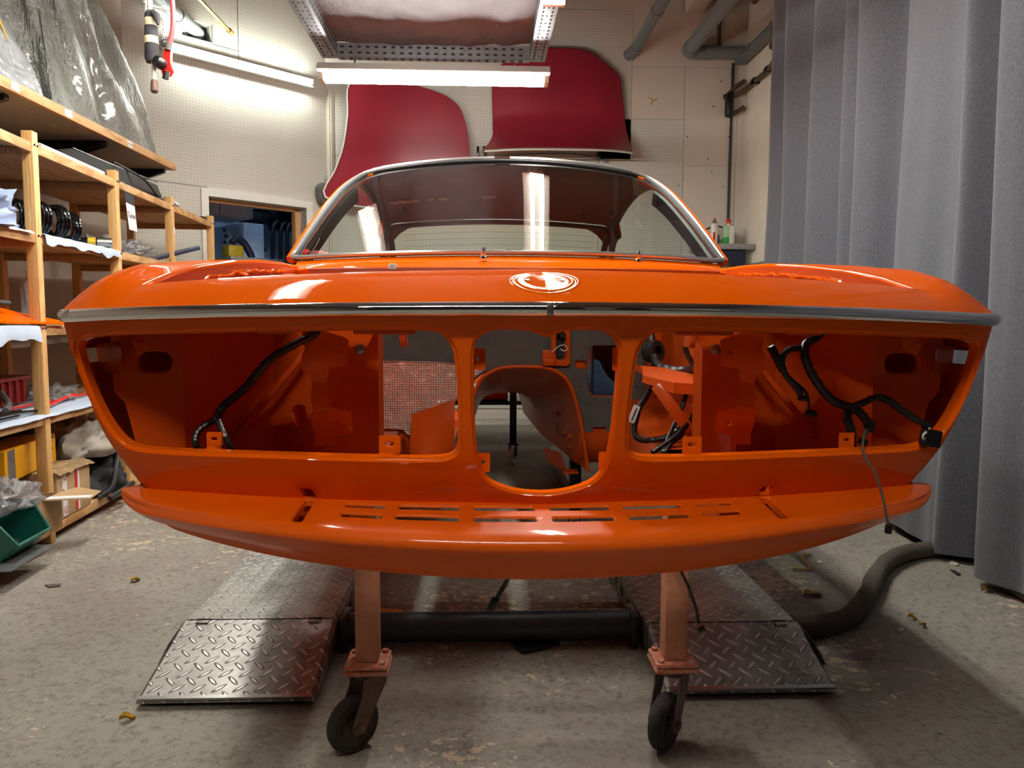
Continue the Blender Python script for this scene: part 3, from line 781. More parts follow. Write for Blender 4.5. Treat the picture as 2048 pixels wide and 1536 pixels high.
# cowl and firewall
def Yw(x): return 2.45+.53*x*x
P = []
xc = [.742*i/30 for i in range(-30, 31)]
for x in xc:
    yb = Yw(x); k = abs(x)/.742
    P.append([V(x, yb+.02, 1.152), V(x, yb-.012, 1.148), V(x, yb-.03, 1.138), V(x, lerp(2.345, yb-.10, k**3), lerp(1.112, 1.12, k)), V(x, lerp(2.325, yb-.13, k**3), 1.105), V(x, lerp(2.325, yb-.13, k**3)+.002, 1.085)])
m = M(); m.grid(P); m.build('cowl_panel', OR, car, sharp=40)
P = [[V(x, 2.30+.03*k_, 1.094-.012*abs(x)), V(x, 2.27, 1.102-.02*x*x), V(x, 2.255, 1.100-.02*x*x), V(x, 2.25, 1.075-.02*x*x), V(x, 2.30, 1.07)] for x in [.60*i/24 for i in range(-24, 25)] for k_ in (0,)]
m = M(); m.grid(P); m.build('hood_seal_flange', ORI, car, sharp=40)
m = M(); p = atY(785, 541, 2.255); m.lathe([(.0, .012), (.010, .011), (.013, .006), (.013, -.006)], (p.x, 2.262, 1.098), n=16); m.build('rubber_buffer', MT['wire_white'], car)
m = M(); p = atY(1414, 547, 2.3); m.lathe([(.0, .012), (.010, .011), (.013, .006), (.013, -.006)], (p.x, 2.30, 1.088), n=16); m.build('rubber_buffer', MT['orange'], car)
for px, py in ((967, 512), (1287, 521)):
    x = atY(px, py, 2.40).x; y = Yw(x)-.055; z = 1.128
    m = M(); m.lathe([(.011, 0), (.013, .002), (.012, .007), (.008, .009), (.008, .016), (.0055, .018), (.0055, .031), (.004, .033), (0, .033)], (x, y, z+.010), (0, -.25, 1), 16); m.build('wiper_spindle', MT['chrome'], car)
FW = 2.42
def FP(px, py, Y=FW): p = atY(px, py, Y); return (p.x, p.z)
# grey pad: big outline with cut-outs
zt = 1.085
pad = [(-.50, zt), (.455, zt)]+[FP(1293, 668), FP(1292, 760), FP(1291, 866)]+[FP(1213, 872), FP(1212, 854), FP(1186, 854), FP(1185, 872), FP(1172, 874), FP(1158, 820), FP(1143, 775), FP(1120, 748), FP(1090, 739), FP(1040, 735), FP(1000, 737), FP(965, 748), FP(940, 765)]+[FP(905, 790), (-.50, FP(800, 800)[1])]
hb = [FP(*q) for q in ((1187, 690), (1240, 690), (1252, 700), (1255, 780), (1246, 796), (1190, 794), (1178, 786), (1173, 770), (1174, 712), (1178, 698))]
hs = [FP(*q) for q in ((1150, 722), (1156, 720), (1173, 721), (1173, 738), (1156, 738), (1149, 734))]
ho = rrect(*(lambda a, b: ((a[0]+b[0])/2, (a[1]+b[1])/2, abs(b[0]-a[0]), abs(b[1]-a[1])))(FP(1111, 662), FP(1132, 722)), .016, 4)
dots = [circ(*FP(px, py), .0035, 8) for px, py in ((1223, 686), (1166, 714), (1162, 774), (1218, 805), (1278, 713), (1275, 776), (1283, 842))]
m = M(); panel(m, resample(pad, .05), [resample(hb, .02), hs, ho]+dots, lambda x, z: V(x, FW, z), .05, (.001, .008)); fwp = m.build('firewall_pad', MT['grey_pad'], car, sharp=40)
fwp['label'] = 'dark grey sound-deadening pad on the firewall'
# sheet-metal firewall behind the pad, same main openings
sh = [(-.60, zt), (.60, zt), (.62, .60), (.26, .58)]+[FP(1172, 874), FP(1158, 820), FP(1143, 775), FP(1120, 748), FP(1090, 739), FP(1040, 735), FP(1000, 737), FP(965, 748), FP(940, 765)]+[(-.20, .68), (-.24, .58), (-.62, .60)]
m = M(); panel(m, resample(sh, .06), [resample(hb, .02), ho], lambda x, z: V(x, FW+.012, z), .07, (.003, .02)); m.build('firewall', ORI, car)
# pipe bracket plate with the oval opening
m = M(); a = FP(1108, 658, FW-.012); b = FP(1135, 728, FW-.012)
panel(m, rrect((a[0]+b[0])/2, (a[1]+b[1])/2, b[0]-a[0]+.016, a[1]-b[1]+.012, .012, 3), [ho], lambda x, z: V(x, FW-.012, z), .02, (.001, .01))
a = FP(1085, 700, FW-.02); b = FP(1111, 730, FW-.02); m.box(((a[0]+b[0])/2, FW-.018, (a[1]+b[1])/2), (b[0]-a[0], .008, a[1]-b[1]), None, .003)
m.box(((a[0]+b[0])/2-.002, FW-.028, b[1]+.008), (b[0]-a[0]-.006, .014, .02), None, .003)
m.build('heater_pipe_plate', ORI, car)
m = M(); m.box(((ho[0][0]+ho[10][0])/2+.0, FW+.03, (FP(1120, 690))[1]), (.06, .004, .13)); m.cyl((FP(1126, 669)[0], FW+.025, FP(1126, 669)[1]), (FP(1126, 669)[0], FW+.0, FP(1126, 669)[1]), .010, n=14); m.build('rubber_grommet', MT['black_rubber'], car)
# transmission tunnel
def tun(Y):
    k = (Y-FW)/1.6; k = max(0, min(1, k))
    top_ = interp(Y, [(2.40, .803), (2.55, .775), (2.8, .72), (3.3, .635), (4.2, .585)]); hw = interp(Y, [(2.40, .205), (2.6, .19), (3.3, .150), (4.2, .13)]); cx = interp(Y, [(2.4, .032), (3.3, .006), (4.2, 0)])
    tw = interp(Y, [(2.4, .115), (2.7, .10), (3.3, .07), (4.2, .065)])
    zb = interp(Y, [(2.4, .47), (4.2, .44)])
    TP = spline([(1, 0, 0), (.93, .3, 0), (.85, .55, 0), (.74, .78, 0), (.62, .90, 0), (.42, .975, 0), (.2, .998, 0), (0, 1, 0)], 4)
    half = [(cx+hw*p.x, zb+(top_-zb)*p.y) for p in TP]
    out = [V(2*cx-x_, Y, z_) for x_, z_ in half]+[V(x_, Y, z_) for x_, z_ in half[::-1][1:]]
    return out
ysT = [2.40, 2.412, 2.44, 2.48, 2.54, 2.62, 2.72, 2.84, 2.98, 3.12, 3.3, 3.5, 3.7, 3.95, 4.2]
m = M(); m.grid([tun(y) for y in ysT])
fl0 = tun(2.40); m.tube(fl0, .006, 8)
tn = m.build('transmission_tunnel', ORI, car, sharp=50)
def tunx(z, Y):
    q = tun(Y); q = q[len(q)//2:]
    return min(q, key=lambda v: abs(v.z-z)).x
for px, py, Y in ((1099, 829, 2.75), (1142, 893, 2.62)):
    p = atY(px, py, Y); p.x = tunx(p.z, Y); m = M(); m.lathe([(.008, 0), (.010, .002), (.010, .006), (.006, .008)], p, (-1, 0, .3), 12); m.build('tunnel_stud', ORI, tn)
for px, py, Y in ((1092, 858, 2.85), (1116, 868, 2.72), (1138, 876, 2.62)):
    p = atY(px, py, Y); p.x = tunx(p.z, Y); m = M(); m.box(p, (.014, .07, .014), Matrix.Rotation(-.35, 3, 'X'), .005); m.build('pressed_bead', ORI, tn)
m = M(); q = [atY(*c, 2.75) for c in ((1086, 893), (1120, 905), (1132, 943), (1147, 944))]
m.add([atY(1086, 893, 2.9), atY(1122, 905, 2.62), atY(1134, 944, 2.55), atY(1095, 925, 2.85)], [(0, 1, 2, 3)]); m.box(atY(1140, 943, 2.52), (.05, .05, .006)); m.build('gearbox_mount_plate', ORI, tn)
# toe boards, floor pans, rails
for s in (1, -1):
    m = M(); P = []
    for i in range(13):
        x = lerp(.20, .62, i/12)+.01
        P.append([V(s*x, FW-.003, .592), V(s*x, FW, .56), V(s*x, FW+.02, .515), V(s*x, FW+.07, .482), V(s*x, FW+.18, .468), V(s*x, 2.9, .465), V(s*x, 4.25, .45)])
    m.grid(P); m.build('floor_pan', ORI, car, sharp=60)
    m = M(); m.bar((s*.385, 1.42, .565), (s*.385, 2.30, .565), .075, .10, (0, 0, 1), .008); m.bar((s*.385, 2.29, .565), (s*.36, 2.75, .44), .075, .09, (0, 0, 1), .008); m.build('chassis_rail', ORI, car)
    m = M(); m.bar((s*.80, 2.45, .47), (s*.80, 4.2, .47), .06, .11, (0, 0, 1), .01); m.build('sill', OR, car)
# bulge left of the tunnel seen past the foil
m = M(); P = []
for i in range(13):
    t = i/12; y0 = lerp(2.39, 2.30, t)
    P.append([V(lerp(-.185, -.32, u), y0-.06*math.sin(u*3.1)*t, lerp(.70-.23*t, .655-.14*t, u)) for u in [j/8 for j in range(9)]])
m.grid(P); m.build('toe_board_flare', ORI, car, sharp=60)
fz = [(756, 722), (770, 721), (860, 724), (925, 727), (960, 731), (972, 737), (958, 748), (925, 770), (905, 815), (893, 833), (838, 862), (822, 870), (815, 868), (806, 858), (757, 856)]
m = M(); fo = [(atY(a, b, 2.395).x, atY(a, b, 2.395).z) for a, b in fz]
panel(m, resample(fo, .02), [], lambda x, z: V(x, 2.395+.002*math.sin(x*60)*math.sin(z*50), z), .02)
m.tube([V(a, 2.392, b) for a, b in fo], .0022, 6, closed=True)
fo_ = m.build('heat_shield', MT['foil'], car, sharp=60); fo_['label'] = 'silver woven foil heat shield'
# dark blue cloth stuffed in the pedal opening plus dark cavity panel behind it
m = M(); c = [(1172, 790), (1174, 748), (1180, 728), (1190, 718), (1200, 723), (1206, 738), (1215, 752), (1236, 772), (1248, 784), (1246, 797), (1200, 797)]
fr = [atY(a, b, FW+.05) for a, b in c]; ce = atY(1200, 772, FW+.005)
m.add(fr+[ce], [(i, (i+1) % len(fr), len(fr)) for i in range(len(fr))])
blue_cloth_mesh = m
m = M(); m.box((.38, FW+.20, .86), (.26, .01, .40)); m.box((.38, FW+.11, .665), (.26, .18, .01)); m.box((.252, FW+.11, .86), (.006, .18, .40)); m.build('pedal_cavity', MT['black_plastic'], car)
# radiator support posts, bracket strips, upper cross pieces
for s in (1, -1):
    m = M()
    xi = .306 if s < 0 else .343
    m.add([V(s*xi, 1.60, .60), V(s*xi, 1.60, 1.0), V(s*(xi+.004), 1.55, .60), V(s*(xi+.004), 1.55, 1.0), V(s*(xi+.045), 1.54, .60), V(s*(xi+.045), 1.54, 1.0), V(s*.415, 1.53, .60), V(s*.415, 1.53, 1.0), V(s*.43, 1.60, .60), V(s*.43, 1.60, 1.0)],
          [(0, 1, 3, 2), (2, 3, 5, 4), (4, 5, 7, 6), (6, 7, 9, 8)])
    po = m.build('radiator_support_post', ORI, car, sharp=30)
    # wavy bracket strip with two eared plates
    st = [(.392, .712), (.43, .712), (.432, .735), (.437, .745), (.437, .77), (.432, .785), (.437, .80), (.436, .83), (.440, .845), (.452, .855), (.452, .88), (.447, .895), (.452, .91), (.452, .945), (.415, .945), (.405, .925), (.372, .915), (.366, .91), (.366, .868), (.374, .862), (.402, .858), (.408, .835), (.403, .80), (.398, .785), (.378, .778), (.362, .777), (.361, .738), (.375, .732), (.391, .729)]
    st = [(s*(a-.014), b) for a, b in st]
    m = M(); panel(m, resample(st, .01), [circ(s*.374, .889, .0062, 12), circ(s*.374, .752, .0062, 12)], lambda x, z: V(x, 1.450+.006*math.sin(z*70), z), .016, (.001, .006)); br = m.build('grille_mount_strip', OR, car, sharp=40)
    m = M(); ob = [(.275, 1.0), (.43, 1.0), (.43, .885), (.33, .885)] if s < 0 else [(.305, 1.0), (.43, 1.0), (.43, .885), (.345, .885), (.318, .91)]
    panel(m, resample([(s*a, b) for a, b in ob], .03), [], lambda x, z: V(x, 1.505, z), .04)
    m.box((s*(.262 if s < 0 else .318), 1.52, .95), (.012, .05, .11), Matrix.Rotation(s*.15, 3, 'Y'), .003)
    up = m.build('hood_lock_plate', ORI, car)
    m = M(); c = atY(720, 698, 1.50) if s < 0 else atY(1432, 698, 1.50); m.lathe([(.010, 0), (.011, .004), (.009, .008), (.004, .009), (.003, .006), (0, .006)], (c.x, 1.503, c.z), (0, -1, 0), 16); m.build('bolt', MT['steel'], up)
# upper front cross member between the posts, lower one below the openings
m = M(); m.bar((-.30, 1.47, .975), (.30, 1.47, .975), .05, .02, (0, 0, 1), .004); m.build('upper_cross_member', ORI, car)
# headlamp bay: rear wall with lamp support plate and oval opening
def Ybay(x):
    return interp(abs(x), [(.41, 1.66), (.56, 1.70), (.615, 1.66), (.66, 1.49), (.675, 1.47), (.79, 1.455)])
for s in (1, -1):
    q = [FP(299, 750, 1.46)] if s < 0 else [FP(1811, 755, 1.46)]
    ov = rrect(s*.716, .868, .068, .046, .0215, 5)
    ol = [(.415, .60), (.60, .60), (.70, .63), (.745, .68), (.768, .79), (.788, .815), (.789, .93), (.735, .955), (.70, .985), (.415, 1.0)]
    keyh = [(s*a, b) for a, b in ((.505, .713), (.485, .713), (.478, .735), (.484, .76), (.500, .765), (.514, .758), (.519, .745))]
    holes = [ov]+([resample(keyh, .01)] if s < 0 else [])
    m = M(); panel(m, resample([(s*a, b) for a, b in ol], .025), holes, lambda x, z: V(x, Ybay(x)-.12*max(0, .80-z)*min(1, max(0, (.69-abs(x))/.12)), z), .022, (.003, .012)); hb_ = m.build('headlamp_bay_panel', ORI, car, sharp=30)
    m = M(); m.bar((s*.60, 1.64, .99), (s*.74, 1.44, .90), .012, .035, (0, 0, 1), .003); m.bar((s*.62, 1.62, .70), (s*.46, 1.655, .90), .014, .012, (0, -1, 0), .004); m.build('stiffening_rib', ORI, hb_)
    m = M(); m.add([V(s*.783, 1.452, .905), V(s*.783, 1.452, .848), V(s*.760, 1.430, .846), V(s*.760, 1.430, .897), V(s*.825, 1.475, .90), V(s*.822, 1.475, .85)], [(0, 1, 2, 3), (0, 4, 5, 1)]); m.cyl((s*.768, 1.436, .872), (s*.768, 1.434, .872), .004, n=10); m.build('lamp_bracket', ORI, hb_)
    m = M(); P = []
    for i in range(12):
        x = lerp(.50, .826, i/11); yy = Ybay(min(x, .785)); P.append([V(s*x, yy+.03, .962), V(s*x, yy-.02, .972), V(s*x, Yn2(min(x, .80))+.085, min(.978, topY(x, Yn2(x)+.09).z-.012)), V(s*x, Yn2(min(x, .80))+.03, .955)])
    m.grid(P); m.build('bay_roof', ORI, car, sharp=60)
    m = M(); m.add([V(s*.41, 1.50, .655), V(s*.74, 1.50, .655), V(s*.70, 1.70, .60), V(s*.41, 1.70, .60), V(s*.41, 1.40, .668), V(s*.74, 1.475, .668)], [(0, 1, 2, 3), (4, 5, 1, 0)]); m.build('bay_floor', ORI, car)
for s in (1, -1):
    m = M(); P = []
    for i in range(15):
        x = lerp(.40, .832, i/14); P.append([V(s*min(x, Xo(lerp(.60, .97, j/8))-.012), lerp(1.74, 1.80, math.sin(math.pi*j/8))-max(0, x-.60)*.95, lerp(.60, .97, j/8)) for j in range(9)])
    m.grid(P); m.build('wheelhouse_panel', ORI, car, sharp=60)
# grille mounting tabs around the openings
def tab(px, py, Y, wd, hg, hr_=.0045, oval=False, foot=0.0, rotz=0.0, tilt=0.0):
    c = atY(px, py, Y); rm = Matrix.Rotation(rotz, 3, 'Z') @ Matrix.Rotation(tilt, 3, 'X'); mb = M()
    hl_ = [rrect(0, 0, hr_*3.2, hr_*2, hr_*.9, 4)] if oval else [circ(0, 0, hr_, 12)]
    f = lambda a, b: Vector(c)+rm @ V(a, 0, b)
    panel(mb, rrect(0, 0, wd, hg, .003, 2), hl_, f, .008, (.0004, .0025))
    o = len(mb.v); e = [f(-wd/2, -hg/2), f(wd/2, -hg/2)]
    if foot: mb.add([e[0], e[1], e[1]+V(.004, -.006, -foot), e[0]+V(-.006, -.006, -foot), e[1]+V(0, .02, 0), e[1]+V(0, .02, hg)*1.0, f(wd/2, hg/2)], [(0, 1, 2, 3), (1, 4, 5, 6)])
    return mb.build('grille_tab', OR, car, sharp=40)
tab(428, 878, 1.405, .026, .026, .004, True, .018); tab(779, 888, 1.31, .036, .030, .005, True, .014)
tab(1693, 880, 1.405, .030, .028, .004, True, .018); tab(1384, 890, 1.315, .034, .030, .005, True, .014)
tab(966, 925, 1.30, .024, .034); tab(1211, 923, 1.30, .024, .034); tab(955, 718, 1.245, .026, .034); tab(1238, 718, 1.245, .022, .038)
m = M()
for s in (1, -1):
    for x, wd in ((.26, .10), (.44, .06), (.62, .05)): m.box((s*x, Yn(x)+.045, .931), (wd, .014, .012), Matrix.Rotation(s*.12, 3, 'Z'), .003)
m.build('opening_flange_clip', ORI, car)
# battery tray with brace and ledge in the right bay
m = M(); T = [(1290, 752), (1297, 742), (1335, 752), (1402, 762)]
a = V(.285, 1.86, .885); m.add([V(.30, 1.90, .812), V(.36, 1.83, .800), V(.50, 1.83, .792), V(.50, 2.12, .812), V(.305, 2.12, .826)], [(0, 1, 2, 3, 4)])
m.add([V(.30, 1.90, .812), V(.36, 1.83, .800), V(.50, 1.83, .792), V(.50, 1.825, .766), V(.36, 1.825, .774), V(.296, 1.895, .796)], [(0, 1, 4, 5), (1, 2, 3, 4)])
m.add([V(.30, 1.90, .812), V(.296, 1.895, .832), V(.30, 2.12, .845), V(.305, 2.12, .826)], [(0, 1, 2, 3)])
bt = m.build('battery_tray', ORI, car, sharp=30)
m = M(); m.bar(atY(1312, 770, 1.84), atY(1392, 880, 1.80), .028, .004, (0, -1, 0), .001); m.build('tray_brace', ORI, bt)
m = M(); m.add([V(.31, 2.40, .70), V(.47, 2.40, .70), V(.47, 1.75, .655), V(.33, 1.75, .65), V(.32, 2.1, .66), V(.31, 2.40, .60), V(.33, 1.75, .56)], [(0, 1, 2, 3, 4), (0, 4, 3, 6, 5)]); m.build('bay_ledge', ORI, car)
# ---- greenhouse
def wsr(v):  # half width of the screen at height v
    w0 = lerp(.756, .606, v); 
    if v > .70: w0 -= .085*(1-math.sqrt(max(0, 1-((v-.70)/.30)**2)))
    return w0
def ws(x, v, off=0.0):
    y = lerp(2.455+.53*x*x, 3.10+.36*x*x, v); z = 1.160+.412*v-.10*x*x*v+.018*math.sin(math.pi*v)
    return V(x, y-off*.45, z+off*.9)
m = M(); P = [[ws(wsr(v)*u, v) for u in [i/24 for i in range(-24, 25)]] for v in [j/28 for j in range(29)]]
m.grid(P); g_ = m.build('windscreen', MT['glass'], car, sharp=80); g_['label'] = 'tinted windscreen glass with green top band'
def wsloop(exp=0.0, off=0.0):
    L = [ws(-(wsr(j/40)+exp), j/40, off) for j in range(0, 41)]+[ws(x, 1+exp*1.2, off) for x in [wsr(1)*i/16 for i in range(-15, 16)]]+[ws(wsr(j/40)+exp, j/40, off) for j in range(40, -1, -1)]+[ws(x, -exp*1.2, off) for x in [.75*i/24 for i in range(23, -24, -1)]]
    return L
m = M(); m.tube(wsloop(.002, .002), .0085, 8, closed=True); m.build('windscreen_seal', MT['black_rubber'], car)
m = M(); m.tube(wsloop(.012, .008), .0085, 8, closed=True); m.build('windscreen_trim', MT['bright_trim'], car)
m = M(); L = [ws(s_*i/200, 1.012, .010) for i in range(-6, 7) for s_ in (1,)]; m.tube([V(p.x-.02, p.y, p.z) for p in L], .0075, 8); L = [ws(i/200, -.013, .009) for i in range(-5, 6)]; m.tube(L, .0075, 8); m.build('trim_joint_clip', MT['chrome'], car)
# roof skin, headliner, pillars
def roofP(t, u, dz=0.0):
    hw = lerp(.60, .625, t); x = hw*u; yf = 3.115+.36*x*x; yr = 4.46-.25*x*x
    Y = lerp(yf, yr, t); z0 = lerp(1.580-.10*x*x, 1.535-.12*x*x, t)+.075*math.sin(math.pi*min(1, t*1.02))**.8*(1-.3*u*u)
    if abs(u) > .93: z0 -= .02*((abs(u)-.93)/.07)**2
    return V(x, Y, z0-dz)
us = [math.sin(math.pi/2*i/20) for i in range(-20, 21)]; ts = [j/20 for j in range(21)]
m = M(); m.grid([[roofP(t, u) for u in us] for t in ts]); m.build('roof', OR, car, sharp=70)
def liner(t, u):
    p = roofP(t, u*.98); k = math.sin(math.pi*t)**.8*(1-.3*u*u)
    return V(p.x, p.y+.005, p.z-.012-.055*k)
m = M(); m.grid([[liner(t, u) for u in us] for t in ts]); hl_ = m.build('bare_headliner', MT['brown_bare'], car, sharp=70)
m = M(); r3 = random.Random(3)
for px, py in ((790, 385), (805, 400), (830, 405), (885, 390), (888, 405), (972, 395), (983, 400), (815, 388), (860, 386)):
    y = 3.9; p = atY(px, py, y); p.z = min(p.z, 1.60); t = (y-3.12)/1.34
    q = liner(t, p.x/.61); c = V(p.x, y, q.z-.004); n = 9
    ring = [c+V(math.cos(2*math.pi*i/n)*r3.uniform(.012, .034), math.sin(2*math.pi*i/n)*r3.uniform(.03, .06), 0) for i in range(n)]
    m.add(ring+[c+V(0, 0, -.002)], [(i, (i+1) % n, n) for i in range(n)])
m.build('glue_residue', MT['debris'], hl_)
for s in (1, -1):
    m = M(); m.sweep([ws(s*(wsr(j/30)+.021), j/30, -.004) for j in range(31)], [(-.014, -.02), (.014, -.02), (.016, .0), (.010, .014), (-.010, .014), (-.016, 0)], up=(s, .2, .25)); m.build('windscreen_pillar', OR, car, sharp=50)
    m = M(); m.sweep([ws(s*(wsr(j/30)-.002), j/30, -.045)+V(s*.0, .012, 0) for j in range(27)], [(-.03, -.012), (.03, -.012), (.034, .0), (.02, .02), (-.02, .02), (-.034, 0)], up=(s, .2, .25)); m.build('inner_pillar_cover', MT['black_plastic'], car, sharp=50)
    m = M(); rail = [roofP(t, s*1.0)+V(s*.012, 0, -.012) for t in [j/14 for j in range(15)]]; m.tube(rail, .02, 10); m.build('roof_rail', MT['brown_bare'], car)
    m = M(); e0 = roofP(1, s*1.0); cp = spline([e0+V(0, -.16, -.02), e0+V(s*.004, 0, -.03), V(s*.665, 4.66, 1.38), V(s*.70, 4.82, 1.22), V(s*.715, 4.88, 1.12)], 5)
    m.sweep(cp, [(-.050, .0), (.050, .0), (.050, .026), (-.050, .026)], up=(s, 0, .2)); m.build('rear_pillar', OR, car, sharp=40)
    m = M(); m.sweep(cp, [(-.060, -.012), (.060, -.012), (.060, .022), (-.060, .022)], up=(s, 0, .2)); m.build('inner_rear_pillar', MT['brown_bare'], car, sharp=40)
# rear window and rear deck
def rw_(u, v):
    hw = lerp(.625, .67, v); x = hw*u; 
    e = roofP(1, u); p1 = V(x*1.0, 5.12-.30*x*x, 1.17)
    return V(lerp(e.x*1.0, x, v), lerp(e.y, p1.y, v), lerp(e.z-.02, p1.z, v))
m = M(); m.grid([[rw_(u, v) for u in us] for v in [j/14 for j in range(15)]]); rg = m.build('rear_window', MT['glass_rear'], car, sharp=80)
m = M()
for v in [.16+.09*i for i in range(8)]: m.tube([rw_(u, v)+V(0, -.004, 0) for u in [i/16 for i in range(-14, 15)]], .0009, 4)
m.build('heater_wire', MT['brown_pipe'], rg)
m = M()
for s in (1, -1): m.tube([rw_(s*1.0, v)+V(-s*.01, -.012, 0) for v in [j/8 for j in range(9)]], .018, 8)
m.tube([rw_(u, .02)+V(0, -.01, -.004) for u in us], .014, 8); m.build('rear_window_frame', MT['brown_bare'], car)
for s in (1, -1):   # rounded upper corners of the rear opening
    m = M(); a = [rw_(s*1.0, .02), rw_(s*1.0, .40)]+[rw_(s*lerp(1.0, .66, 1-math.cos(t)), lerp(.40, .03, math.sin(t))) for t in [R(q) for q in (15, 30, 45, 60, 75, 90)]]
    m.add([p+V(0, -.012, 0) for p in a], [tuple(range(len(a)))]); m.build('rear_window_corner', MT['brown_bare'], car)
m = M(); m.grid([[V(.74*u, lerp(5.08, 5.80, v), lerp(1.165, 1.06, v)+.02*(1-u*u)) for u in us] for v in [j/8 for j in range(9)]]); m.build('rear_deck', OR, car)
m = M(); m.grid([[V(.82*u, 5.80+.02*math.sin(3*v), lerp(1.06, .62, v)) for u in us] for v in [j/8 for j in range(9)]]); m.build('tail_panel', OR, car)
m = M(); m.grid([[V(.80*u, Y, interp(Y, [(4.2, .60), (4.6, .66), (5.2, .58), (5.8, .56)])) for u in (-1, -.5, 0, .5, 1)] for Y in (4.2, 4.4, 4.6, 4.9, 5.2, 5.5, 5.8)]); m.build('rear_floor', ORI, car)
m = M(); p0 = atY(1172, 448, 4.25)
m.tube(spline([V(p0.x+.01, 4.25, 1.62), V(p0.x-.02, 4.22, 1.57), V(p0.x-.035, 4.20, 1.52), V(p0.x-.01, 4.20, 1.50), V(p0.x+.005, 4.22, 1.55), V(p0.x+.02, 4.22, 1.60), V(p0.x+.04, 4.2, 1.57), V(p0.x+.045, 4.2, 1.51)], 6), .0045, 8); m.build('loose_roof_wire', MT['black_tape'], car)
m = M()
for px, py in ((795, 410), (1215, 415)):
    p = atY(px, py, 4.0); m.bar((p.x-.02, 4.0, p.z+.05), (p.x+.03, 4.05, p.z-.03), .03, .02, (0, 0, 1), .004)
m.build('grab_handle_bracket', MT['black_plastic'], car)
# ================================================================ THINGS IN THE WORKSHOP
def single(mb, name, mats, label, cat, group=None, **k):
    return tag(mb.build(name, mats, **k), label, cat, group)
# ---------------------------------------------------------------- wooden shelf unit
SO, SU = V(-1.913, 3.265, 0), V(-.0642, .998, 0).normalized(); SD = V(-SU.y, SU.x, 0)
def S(t, d, z): p = SO+SU*t+SD*d; return V(p.x, p.y, z)
SROT = Matrix((SD*-1, SU, V(0, 0, 1))).transposed()      # local x towards the aisle, y along
def sbox(mb, t0, t1, d0, d1, z0, z1, bev=0.0, mi=0):
    c = (S(t0, d0, z0)+S(t1, d1, z1))/2; return mb.box(c, (abs(d1-d0), abs(t1-t0), z1-z0), SROT, bev, mi)
PT = [-.86, 0, .825, 1.68, 2.575]; DEP = .56
SZ = [.075, .545, .915, 1.292, 1.655]
root = thing('shelf_unit', S(.8, DEP/2, 0), 'long open pine shelf unit along the left wall, five shelves high', 'shelf')
for i, t in enumerate(PT):
    for d in (0, DEP):
        m = M(); sbox(m, t-.022, t+.022, d-.003, d+.042, 0, 1.70, .003); up = m.build('upright', MT['pine'], root)
        if d == 0:
            m = M()
            for z in SZ:
                for q in (-.012, .012): c = S(t+q, -.004, z-.010); m.cyl(c, c+SD*-.004, .0045, n=8)
            m.build('bolt_heads', MT['ink'], up)
    for z in SZ:
        m = M(); sbox(m, t-.011, t+.011, .04, DEP, z-.055, z-.018, .002); m.build('cross_rail', MT['pine_board'], root)
for a, b in zip(PT, PT[1:]):
    for z in SZ:
        m = M()
        for j in range(5): sbox(m, a+.012 if False else a-.02, b+.02, .004+j*DEP/5+ (0 if j else -.0), (j+1)*DEP/5-.004, z-.018, z, .002)
        sbox(m, a+.022, b-.022, .002, .02, z-.04, z-.002, .002)
        m.build('shelf_board', MT['pine_edge'], root)
# small paper notes on the uprights are parts of the unit
m = M(); sbox(m, 1.675, 1.695, -.006, -.004, 1.475, 1.515); n_ = m.build('paper_note', MT['paper'], root); n_['label'] = 'small white paper note'
# hanging sign
def text_mesh(mb, txt, origin, ux, uy, size, thick=.0008, mi=0):
    cu = bpy.data.curves.new('t', 'FONT'); cu.body = txt; cu.size = size; cu.align_x = 'CENTER'; cu.align_y = 'CENTER'; cu.resolution_u = 2; cu.fill_mode = 'FRONT'
    ob = bpy.data.objects.new('t', cu); me = bpy.data.meshes.new_from_object(ob)
    o = Vector(origin); ux = Vector(ux).normalized(); uy = Vector(uy).normalized(); nz = ux.cross(uy)
    mb.add([o+ux*v.co.x+uy*v.co.y+nz*thick for v in me.vertices], [tuple(p.vertices) for p in me.polygons], mi)
    bpy.data.objects.remove(ob); bpy.data.meshes.remove(me); bpy.data.curves.remove(cu)
    return mb
fx = (_rt+V(0, 0, 0)).normalized()
c = S(.87, -.02, 1.0); q0 = S(.865, -.012, 1.675); q1 = S(.99, -.012, 1.66)
sg_ = thing('hanging_sign', S(.93, -.012, 1.40), 'white card with handwritten word in a clear sleeve hanging from the top shelf', 'sign')
ux = (q1-q0).normalized(); ux = SU.copy(); o = S(.850, -.030, 1.505)
uz = V(0, 0, 1)
def sgp(a, b): return o+ux*a+uz*b-ux*0
m = M(); m.prism([sgp(0, .04), sgp(.12, .035), sgp(.145, -.095), sgp(.035, -.095)], V(.001, .0, 0)); cd = m.build('card', MT['paper'], sg_)
m = M(); text_mesh(m, 'Türen', sgp(.068, -.02)+V(.0015, 0, 0), ux, uz, .045, .001); m.build('handwriting', MT['ink'], cd)
m = M(); m.prism([sgp(-.008, .095), sgp(.115, .09), sgp(.12, .035), sgp(0, .04)], V(.001, 0, 0)); m.build('sleeve_top', MT['dark_cloth'], sg_)
m = M(); m.tube([sgp(.02, .095), sgp(.03, .12), S(.9, .0, 1.665)], .002, 5); m.build('wire_hook', MT['zinc'], sg_)

